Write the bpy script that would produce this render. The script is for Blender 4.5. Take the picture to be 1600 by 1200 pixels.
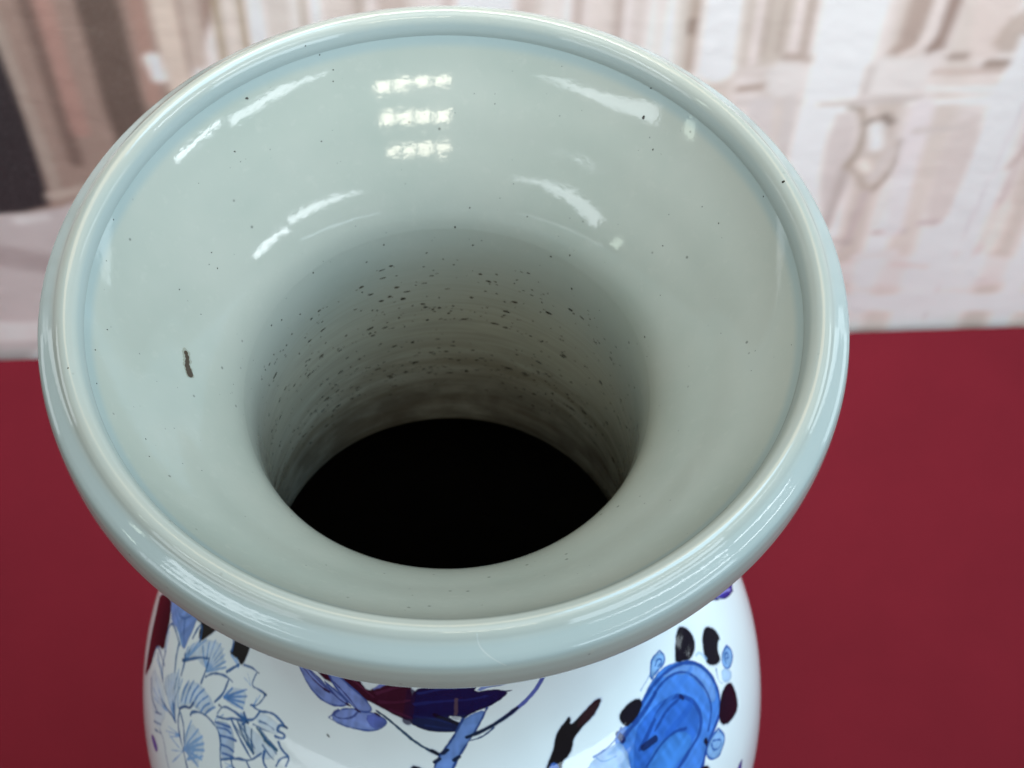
import bpy, math
import numpy as np
from mathutils import Matrix, Vector

scene = bpy.context.scene
for o in list(bpy.data.objects):
    bpy.data.objects.remove(o)
COL = scene.collection
MM = 0.001
H = 600.0                       # height of the vase in mm; the lip is at z = 0.6 m, the table at z = 0

# ------------------------------------------------------------------ camera
F_PX, PITCH, ROLL = 2930.0, math.radians(56.3), math.radians(1.8)
CAM = Vector((20.0, -320.5, 429.4 + H)) * MM
fw = Vector((0, math.cos(PITCH), -math.sin(PITCH)))
rt0 = Vector((1, 0, 0)); up0 = rt0.cross(fw)
rt = math.cos(ROLL)*rt0 + math.sin(ROLL)*up0
up = -math.sin(ROLL)*rt0 + math.cos(ROLL)*up0
cd = bpy.data.cameras.new('camera'); cam = bpy.data.objects.new('camera', cd); COL.objects.link(cam)
cam.matrix_world = Matrix(((rt.x, up.x, -fw.x, CAM.x), (rt.y, up.y, -fw.y, CAM.y), (rt.z, up.z, -fw.z, CAM.z), (0, 0, 0, 1)))
cd.sensor_width = 36.0; cd.lens = 36.0*F_PX/1600.0
cd.clip_start = 0.02; cd.clip_end = 50
cd.dof.use_dof = True; cd.dof.focus_distance = 0.535; cd.dof.aperture_fstop = 20.0
scene.camera = cam

# ------------------------------------------------------------------ world and lamps
world = bpy.data.worlds.new('World'); scene.world = world; world.use_nodes = True
bg = world.node_tree.nodes['Background']
bg.inputs[0].default_value = (1.0, 0.985, 0.90, 1); bg.inputs[1].default_value = 0.12
vs = scene.view_settings
vs.view_transform = 'Standard'; vs.look = 'None'; vs.exposure = 0.0; vs.gamma = 1.0; vs.use_curve_mapping = False
scene.cycles.max_bounces = 10; scene.cycles.diffuse_bounces = 6; scene.cycles.glossy_bounces = 5
scene.cycles.sample_clamp_indirect = 6.0

MOUTH = Vector((0, 0, H*MM))
def direction(az, el):
    a, e = math.radians(az), math.radians(el)
    return Vector((math.sin(a)*math.cos(e), math.cos(a)*math.cos(e), math.sin(e)))

def window_or_fill_light(name, az0, el0, az1, el1, tall, dist, radiance, colour, shape=None, origin=MOUTH):
    """daylight pane or added fill panel seen from the vase between two compass directions"""
    a, b = direction(az0, el0)*dist, direction(az1, el1)*dist
    mid = (a+b)/2; w = (b-a).length
    zaxis = mid.normalized(); xaxis = (b-a).normalized()
    zaxis = (zaxis - xaxis*zaxis.dot(xaxis)).normalized(); yaxis = zaxis.cross(xaxis)
    ld = bpy.data.lights.new(name, 'AREA'); ld.shape = 'RECTANGLE'
    ld.size = w; ld.size_y = 2*mid.length*math.tan(math.radians(tall/2))
    ld.energy = radiance*math.pi*ld.size*ld.size_y; ld.color = colour
    if shape:                                   # the opening is cut slanting: (u, low, high) along its length
        ld.use_nodes = True; lt = ld.node_tree; em = lt.nodes['Emission']
        g = lt.nodes.new('ShaderNodeNewGeometry'); sp = lt.nodes.new('ShaderNodeSeparateXYZ'); lt.links.new(g.outputs['Parametric'], sp.inputs[0])
        got = []
        for k, op in ((1, 'GREATER_THAN'), (2, 'LESS_THAN')):
            rp = lt.nodes.new('ShaderNodeValToRGB'); e = rp.color_ramp.elements
            while len(e) < len(shape): e.new(.5)
            for q, sh in zip(e, shape): q.position = sh[0]; q.color = (sh[k], sh[k], sh[k], 1)
            lt.links.new(sp.outputs[0], rp.inputs[0])
            m = lt.nodes.new('ShaderNodeMath'); m.operation = op; lt.links.new(sp.outputs[1], m.inputs[0]); lt.links.new(rp.outputs[0], m.inputs[1]); got.append(m)
        mm = lt.nodes.new('ShaderNodeMath'); mm.operation = 'MULTIPLY'; lt.links.new(got[0].outputs[0], mm.inputs[0]); lt.links.new(got[1].outputs[0], mm.inputs[1])
        lt.links.new(mm.outputs[0], em.inputs['Strength'])
    o = bpy.data.objects.new(name, ld); COL.objects.link(o)
    p = origin + mid
    o.matrix_world = Matrix(((xaxis.x, yaxis.x, zaxis.x, p.x), (xaxis.y, yaxis.y, zaxis.y, p.y), (xaxis.z, yaxis.z, zaxis.z, p.z), (0, 0, 0, 1)))
    return o

COOL = (0.86, 0.95, 1.0); WARM = (1.0, 0.93, 0.76)
window_or_fill_light('window_or_fill_light', -116, 24.3, -154, 34.0, 8.0, 2.6, 6.5, COOL, [(0, .14, .91), (.37, .46, 1), (.66, .56, .86), (1, .59, .61)])
window_or_fill_light('window_or_fill_light', 110, 25.5, 144, 31.5, 6.0, 2.4, 11, COOL, [(0, .10, .60), (.45, .30, .72), (1, .55, .60)])
window_or_fill_light('window_or_fill_light', 91, 19.0, 108.0, 24.0, 1.7, 2.4, 16, COOL)
window_or_fill_light('window_or_fill_light', -106, 19.0, -108.5, 20.5, 5.0, 2.6, 6, (.85, 1, .85))
window_or_fill_light('side_daylight', 55, 60.0, 115, 60.0, 30, 2.2, 7.6, (.46, .83, 1.14))
# tall daylight openings below the high panes behind the camera, then two added fills
window_or_fill_light('daylight_and_fill', -112, 9, -150, 9, 13, 2.6, 2.4, (.84, .94, 1.0))
window_or_fill_light('daylight_and_fill', 112, 9, 150, 9, 13, 2.5, 4.8, (.76, .92, 1.02))
window_or_fill_light('daylight_and_fill', -56, -1, -84, -1, 12, 2.4, 2.2, (.88, .96, 1.0))  # added fill panel, brightens the left outside of the lip
window_or_fill_light('daylight_and_fill', 56, -1, 82, -1, 14, 2.4, 3.0, (.80, .94, 1.0))  # its added twin for the right outside of the lip
def overhead_fill(name, x, y, z, sx, sy, radiance, colour):
    ld = bpy.data.lights.new(name, 'AREA'); ld.shape = 'RECTANGLE'; ld.size = sx; ld.size_y = sy
    ld.energy = radiance*math.pi*sx*sy; ld.color = colour
    o = bpy.data.objects.new(name, ld); COL.objects.link(o); o.location = MOUTH + Vector((x, y, z))
overhead_fill('overhead_fill', 0.35, 0.9, 1.7, 1.6, 1.2, 3.3, (1.0, .74, .44))  # added warm fill for the front wall of the mouth
overhead_fill('overhead_fill', 0.15, -0.95, 2.0, 2.4, 1.1, 1.95, (.90, .97, 1.0))  # added cool fill above the camera for body and backdrop
# added fill light that washes the backdrop from above the table
bl = bpy.data.lights.new('backdrop_fill', 'AREA'); bl.shape = 'RECTANGLE'; bl.size = 1.3; bl.size_y = .10; bl.energy = 4.3; bl.color = (1.0, .985, .97); bl.spread = math.radians(62)
blo = bpy.data.objects.new('backdrop_fill', bl); COL.objects.link(blo); blo.location = (0.03, 0.22, 1.25)
blo.rotation_euler = (Vector((0.03, .44, .34))-blo.location).to_track_quat('-Z', 'Y').to_euler()
for az in (159.3, 165.2, 171.0, 177.2):
    window_or_fill_light('tube_light', az-2.3, 41.2, az+2.3, 41.2, 3.0, 1.2, 16, WARM, None, MOUTH + Vector((0, .088, -.022)))

# ------------------------------------------------------------------ helpers
def lin(c):
    c = np.asarray(c, float)/255.0
    return np.where(c <= .04045, c/12.92, ((c+.055)/1.055)**2.4)

def smooth_noise(shape, cell, rng):
    """bilinear value noise on a grid"""
    h, w = shape; gh, gw = int(h/cell[0])+3, int(w/cell[1])+3
    g = rng.random((gh, gw))
    y = np.arange(h)/cell[0]; x = np.arange(w)/cell[1]
    yi, xi = y.astype(int), x.astype(int); fy, fx = (y-yi)[:, None], (x-xi)[None, :]
    fy = fy*fy*(3-2*fy); fx = fx*fx*(3-2*fx)
    a = g[np.ix_(yi, xi)]; b = g[np.ix_(yi, xi+1)]; c = g[np.ix_(yi+1, xi)]; d = g[np.ix_(yi+1, xi+1)]
    return (a*(1-fx)+b*fx)*(1-fy)+(c*(1-fx)+d*fx)*fy

def chaikin(p, n=2, closed=False):
    p = np.asarray(p, float)
    for _ in range(n):
        a, b = (p, np.roll(p, -1, 0)) if closed else (p[:-1], p[1:])
        q = np.empty((2*len(a), 2)); q[0::2] = .75*a+.25*b; q[1::2] = .25*a+.75*b
        p = q if closed else np.vstack([p[:1], q, p[-1:]])
    return p

def seg_dist(X, Y, a, b):
    ab = b-a; L = ab@ab+1e-12
    t = np.clip(((X-a[0])*ab[0]+(Y-a[1])*ab[1])/L, 0, 1)
    return np.hypot(X-a[0]-t*ab[0], Y-a[1]-t*ab[1]), t

def paint(img, gx, gy, shapes, xscale, soft, wob=None, wobble=0., tint=None, xshift=0.):
    """brush polygons and strokes into img (rows gy, columns gx); xscale(y) turns a column step into mm"""
    for kind, pts, w, colour, alpha in shapes:
        p = np.array(pts, float); p[:, 0] += xshift
        k = xscale(p[:, 1].mean())
        p[:, 0] *= k
        W = max(w) if kind == 'L' else 0
        m = W + soft*3 + wobble
        x0, x1 = np.searchsorted(gx*k, [p[:, 0].min()-m, p[:, 0].max()+m]); y0, y1 = np.searchsorted(gy, [p[:, 1].min()-m, p[:, 1].max()+m])
        if x1 <= x0 or y1 <= y0: continue
        X, Y = np.meshgrid(gx[x0:x1]*k, gy[y0:y1])
        D = np.full(X.shape, 1e9)
        if kind == 'P':
            q = chaikin(p, 1, True); inside = np.zeros(X.shape, bool)
            for a, b in zip(q, np.roll(q, -1, 0)):
                D = np.minimum(D, seg_dist(X, Y, a, b)[0])
                if a[1] != b[1]:
                    c = ((a[1] > Y) != (b[1] > Y)) & (X < (b[0]-a[0])*(Y-a[1])/(b[1]-a[1])+a[0])
                    inside ^= c
            D = np.where(inside, -D, D)
        else:
            q = chaikin(p, 2); n = len(q)-1
            for i in range(n):
                d, t = seg_dist(X, Y, q[i], q[i+1])
                D = np.minimum(D, d-(w[0]+(w[1]-w[0])*(i+t)/n)/2)
        if wob is not None: D = D+(wob[y0:y1, x0:x1]-.5)*2*wobble
        s = np.clip((soft-D)/(2*soft), 0, 1); A = (s*s*(3-2*s)*alpha)[..., None]
        c = lin(colour)[None, None, :]
        if tint is not None:                    # cobalt wash: pooled darker along its edge, streaked by the brush inside
            tn = tint[y0:y1, x0:x1, None]; k = 1+1.5*(c.max()-.03 > 0)*min(1., float(c.max())/.35)
            c = c*(1+(tn-1)*k*.55)*(1-.28*np.exp(-np.abs(D)/.9))[..., None] if kind == 'P' else c*(1+(tn-1)*.7)
        if tint is not None and lin(colour).max() < .06:        # a breath of cobalt bleeding round the black
            hb = np.clip((1.3-D)/1.6, 0, 1)[..., None]**2*.5*np.clip(img[y0:y1, x0:x1].mean(2, keepdims=True)*1.6-.25, 0, 1)
            img[y0:y1, x0:x1] = img[y0:y1, x0:x1]*(1-hb)+lin((74, 104, 176))[None, None, :]*hb
        img[y0:y1, x0:x1] = img[y0:y1, x0:x1]*(1-A)+c*A

def grid_mesh(name, V, closed, colours=None, uv=None):
    """V: rows x columns x 3 vertices -> smooth quad mesh"""
    R, Cn = V.shape[:2]; cols = Cn if closed else Cn-1
    i = np.arange(R-1)[:, None]*Cn; j = np.arange(cols)[None, :]; j2 = (j+1) % Cn
    F = np.stack([i+j, i+j2, i+Cn+j2, i+Cn+j], -1).reshape(-1, 4)
    me = bpy.data.meshes.new(name)
    me.vertices.add(R*Cn); me.vertices.foreach_set('co', np.ascontiguousarray(V, np.float32).ravel())
    me.loops.add(F.size); me.loops.foreach_set('vertex_index', F.astype(np.int32).ravel())
    me.polygons.add(len(F)); me.polygons.foreach_set('loop_start', np.arange(0, F.size, 4, dtype=np.int32))
    me.update(calc_edges=True)
    me.polygons.foreach_set('use_smooth', np.ones(len(F), bool))
    if colours is not None:
        at = me.color_attributes.new('paint', 'FLOAT_COLOR', 'POINT')
        at.data.foreach_set('color', np.concatenate([colours.reshape(-1, 3), np.ones((R*Cn, 1))], 1).astype(np.float32).ravel())
    me.validate()
    return me

def out_of_round(phi):
    a = np.radians(phi)
    return .28*np.sin(2*a+.8)+.16*np.sin(3*a+2.1)+.07*np.sin(7*a)

def lathe(name, prof, phis, closed=True, wob=None, colours=None):
    """prof rows of (radius, height) mm turned about the axis; phi 0 faces -y, positive towards +x"""
    a = np.radians(phis)[None, :]; r = prof[:, 0][:, None]; z = prof[:, 1][:, None]+0*a
    r = np.maximum(r + (0 if wob is None else wob) + out_of_round(phis)[None, :]*np.clip(r/60, 0, 1), .4)
    V = np.stack([r*np.sin(a), -r*np.cos(a), z+H], -1)*MM
    return grid_mesh(name, V, closed, colours)

def obj(name, me, m, parent=None):
    o = bpy.data.objects.new(name, me); COL.objects.link(o)
    me.materials.append(m)
    if parent: o.parent = parent
    return o

def tag(o, label, cat):
    o['label'] = label; o['category'] = cat

def material(name):
    m = bpy.data.materials.new(name); m.use_nodes = True
    nt = m.node_tree; b = nt.nodes['Principled BSDF']
    return m, nt, b
def node(nt, t, **kw):
    n = nt.nodes.new(t)
    for k, v in kw.items():
        if k in n.inputs: n.inputs[k].default_value = v
        else: setattr(n, k, v)
    return n
def coords(nt, scale=(1, 1, 1)):
    tc = node(nt, 'ShaderNodeTexCoord'); mp = node(nt, 'ShaderNodeMapping'); mp.inputs['Scale'].default_value = scale
    nt.links.new(tc.outputs['Object'], mp.inputs['Vector']); return mp.outputs[0]
def noise(nt, vec, scale, detail=3, rough=.5):
    n = node(nt, 'ShaderNodeTexNoise'); n.inputs['Scale'].default_value = scale; n.inputs['Detail'].default_value = detail; n.inputs['Roughness'].default_value = rough
    nt.links.new(vec, n.inputs['Vector']); return n.outputs['Fac']
def ramp(nt, fac, stops):
    r = node(nt, 'ShaderNodeValToRGB'); e = r.color_ramp.elements
    while len(e) < len(stops): e.new(.5)
    for k, (p, c) in zip(e, stops): k.position = p; k.color = (*c, 1) if len(c) == 3 else c
    nt.links.new(fac, r.inputs[0]); return r.outputs[0]
def mix(nt, a, b, fac, mode='MIX'):
    n = node(nt, 'ShaderNodeMix', data_type='RGBA', blend_type=mode)
    for s, v in ((n.inputs[0], fac), (n.inputs[6], a), (n.inputs[7], b)):
        if isinstance(v, (int, float)): s.default_value = v
        elif isinstance(v, tuple): s.default_value = (*v, 1)
        else: nt.links.new(v, s)
    return n.outputs[2]
def bump(nt, b, h, strength, dist):
    n = node(nt, 'ShaderNodeBump'); n.inputs['Strength'].default_value = strength; n.inputs['Distance'].default_value = dist
    nt.links.new(h, n.inputs['Height'])
    nt.links.new(n.outputs[0], b.inputs['Normal']); return n

def glaze_ripple(nt, b, s=1.0):
    v = coords(nt)
    h1 = noise(nt, v, 420, 2); h2 = noise(nt, v, 90, 2)
    m = node(nt, 'ShaderNodeMath', operation='MULTIPLY_ADD'); nt.links.new(h2, m.inputs[0]); m.inputs[1].default_value = 2.0; nt.links.new(h1, m.inputs[2])
    bump(nt, b, m.outputs[0], 1.0, 0.000024*s)
    return v

def celadon(name, base, deep, grime):
    m, nt, b = material(name)
    v = glaze_ripple(nt, b)
    c = mix(nt, base, deep, ramp(nt, noise(nt, v, 16, 4, .6), [(.35, (0, 0, 0)), (.7, (1, 1, 1))]))
    # fine pale grey mottling of the glaze
    c = mix(nt, c, grime, ramp(nt, noise(nt, v, 260, 3, .6), [(.58, (0, 0, 0)), (.80, (.35, .35, .35))]))
    # pin-head iron flecks
    vo = node(nt, 'ShaderNodeTexVoronoi'); vo.inputs['Scale'].default_value = 190; nt.links.new(v, vo.inputs['Vector'])
    sep = node(nt, 'ShaderNodeSeparateColor'); nt.links.new(vo.outputs['Color'], sep.inputs[0])
    pick = node(nt, 'ShaderNodeMath', operation='GREATER_THAN'); pick.inputs[1].default_value = .80; nt.links.new(sep.outputs[0], pick.inputs[0])
    dot = ramp(nt, vo.outputs['Distance'], [(.05, (1, 1, 1)), (.12, (0, 0, 0))])
    f = node(nt, 'ShaderNodeMath', operation='MULTIPLY'); nt.links.new(pick.outputs[0], f.inputs[0]); nt.links.new(dot, f.inputs[1])
    f2 = node(nt, 'ShaderNodeMath', operation='MULTIPLY'); nt.links.new(f.outputs[0], f2.inputs[0]); f2.inputs[1].default_value = .70
    c = mix(nt, c, (.10, .11, .10), f2.outputs[0])
    nt.links.new(c, b.inputs['Base Color'])
    b.inputs['Roughness'].default_value = .07; b.inputs['IOR'].default_value = 1.5
    return m, nt, b, c, v

# ------------------------------------------------------------------ profile of the vase (mm, height from the lip)
def hermite(pts, n=12):
    """smooth curve through profile points (radius, height) in mm"""
    p = np.array(pts, float); m = np.zeros_like(p)
    d = np.sqrt((np.diff(p, axis=0)**2).sum(1))
    m[1:-1] = ((p[1:-1]-p[:-2])/d[:-1, None]*d[1:, None]+(p[2:]-p[1:-1])/d[1:, None]*d[:-1, None])/(d[:-1]+d[1:])[:, None]
    m[0] = (p[1]-p[0])/d[0]; m[-1] = (p[-1]-p[-2])/d[-1]
    out = []
    for i in range(len(p)-1):
        s = np.linspace(0, 1, n, endpoint=False)[:, None]; h = d[i]
        out.append((2*s**3-3*s**2+1)*p[i]+(s**3-2*s**2+s)*h*m[i]+(-2*s**3+3*s**2)*p[i+1]+(s**3-s**2)*h*m[i+1])
    return np.vstack(out+[p[-1:]])

def resample(c, step):
    d = np.r_[0, np.cumsum(np.hypot(*np.diff(c, axis=0).T))]
    t = np.linspace(0, d[-1], max(2, int(round(d[-1]/step))+1))
    return np.stack([np.interp(t, d, c[:, 0]), np.interp(t, d, c[:, 1])], 1)

def bowl_curve():
    """flared inside of the mouth, its slope waving a little as thrown by hand"""
    r = np.linspace(63, 103.4, 162)
    tv = np.interp(r, [63, 64.2, 66, 68, 71, 75, 79, 82.5, 86, 90, 94, 98.5, 103.4], [3.0, 2.1, 1.6, 1.34, 1.16, 1.04, .985, 1.056, 1.012, .950, 1.018, 1.18, 1.38])
    k = np.hanning(15); k /= k.sum()
    tv = np.convolve(np.pad(tv, 7, mode='edge'), k, 'valid')
    z = np.r_[0, np.cumsum((tv[1:]+tv[:-1])/2*np.diff(r))]
    return np.stack([r, z-z[-1]-7.0], 1)

BOWL = bowl_curve()
ZT = BOWL[0, 1]
NECK_IN = hermite([(66.2, -175.2), (65.1, -173.7), (64.3, -170), (62.5, -152), (60.9, -128), (59.9, -106), (59.7, ZT-33), (60.0, ZT-20.5), (60.6, ZT-12), (61.4, ZT-6.6), (62.25, ZT-2.8), (63, ZT)], 10)
LIP = hermite([(103.4, -7), (103.55, -6.2), (104.1, -4.4), (105.3, -2.0), (106.7, -.55), (108.1, 0), (109.5, -.4), (110.65, -1.4), (111.5, -2.5), (112.5, -3.42), (113.9, -4.5), (115.2, -5.52), (116.2, -6.65), (116.85, -8.7), (117.1, -12.2), (117.0, -15.8), (116.5, -19.4), (114.3, -22.5), (110.26, -24.8)], 14)
OUTER = hermite([(110.26, -24.8), (102.5, -29.3), (92, -36), (81, -48), (72.5, -66), (67.6, -90), (66.3, -110), (67.2, -125), (69.3, -139), (72.4, -151.5), (76.4, -162.5), (81.6, -171.5), (88, -179), (95, -187), (102.5, -197.5), (110.5, -212), (118.2, -232.5), (123, -256), (125, -281), (123.5, -320), (118, -375), (108, -430), (96, -480), (86, -520), (82, -550), (84, -575), (88, -592), (89, -598), (88, -600)], 12)

# ------------------------------------------------------------------ table
M_RED, nt, b = material('red_cloth')
v = coords(nt)
c = mix(nt, (.092, .0048, .0106), (.110, .0060, .0128), ramp(nt, noise(nt, v, 7, 6, .65), [(.3, (0, 0, 0)), (.7, (1, 1, 1))]))
c = mix(nt, c, (.10, .009, .016), ramp(nt, noise(nt, v, 900, 2, .6), [(.55, (0, 0, 0)), (.85, (.5, .5, .5))]))
nt.links.new(c, b.inputs['Base Color']); b.inputs['Roughness'].default_value = .9; b.inputs['Specular IOR Level'].default_value = .12
wv = []
for ax in ('X', 'Y'):
    w_ = node(nt, 'ShaderNodeTexWave', wave_type='BANDS', bands_direction=ax); w_.inputs['Scale'].default_value = 190; w_.inputs['Distortion'].default_value = 1.2; w_.inputs['Detail'].default_value = 2; nt.links.new(v, w_.inputs['Vector']); wv.append(w_.outputs['Fac'])
ad = node(nt, 'ShaderNodeMath', operation='ADD'); nt.links.new(wv[0], ad.inputs[0]); nt.links.new(wv[1], ad.inputs[1])
ad2 = node(nt, 'ShaderNodeMath', operation='MULTIPLY_ADD'); nt.links.new(noise(nt, v, 12, 3), ad2.inputs[0]); ad2.inputs[1].default_value = 18.0; nt.links.new(ad.outputs[0], ad2.inputs[2])
bump(nt, b, ad2.outputs[0], .8, .00016)

EDGE_A = np.array([-319.35, 373.59]); EDGE_B = np.array([365.66, 427.08])        # two points of the table's far edge, mm
eu = (EDGE_B-EDGE_A)/np.linalg.norm(EDGE_B-EDGE_A); en = np.array([-eu[1], eu[0]])
mid = (EDGE_A+EDGE_B)/2
YAW = math.atan2(eu[1], eu[0])
def rounded_slab(name, lx, ly, t, r=6.0, seg=5):
    """slab with rounded upper edges, far edge on local y = 0, top at z = 0 (mm)"""
    import bmesh
    bm = bmesh.new(); bmesh.ops.create_cube(bm, size=1)
    for vv in bm.verts: vv.co = Vector((vv.co.x*lx, vv.co.y*ly-ly/2, vv.co.z*t-t/2))*MM
    es = [e for e in bm.edges if all(q.co.z > -.001 for q in e.verts)]
    bmesh.ops.bevel(bm, geom=es, offset=r*MM, segments=seg, affect='EDGES', profile=.5)
    me = bpy.data.meshes.new(name); bm.to_mesh(me); bm.free()
    return me
table = obj('table', rounded_slab('table', 1700, 1000, 28, 3.0), M_RED)
table.location = (mid[0]*MM, mid[1]*MM, 0); table.rotation_euler = (0, 0, YAW)
tag(table, 'flat matt crimson red table surface under the vase', 'table')

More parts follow.
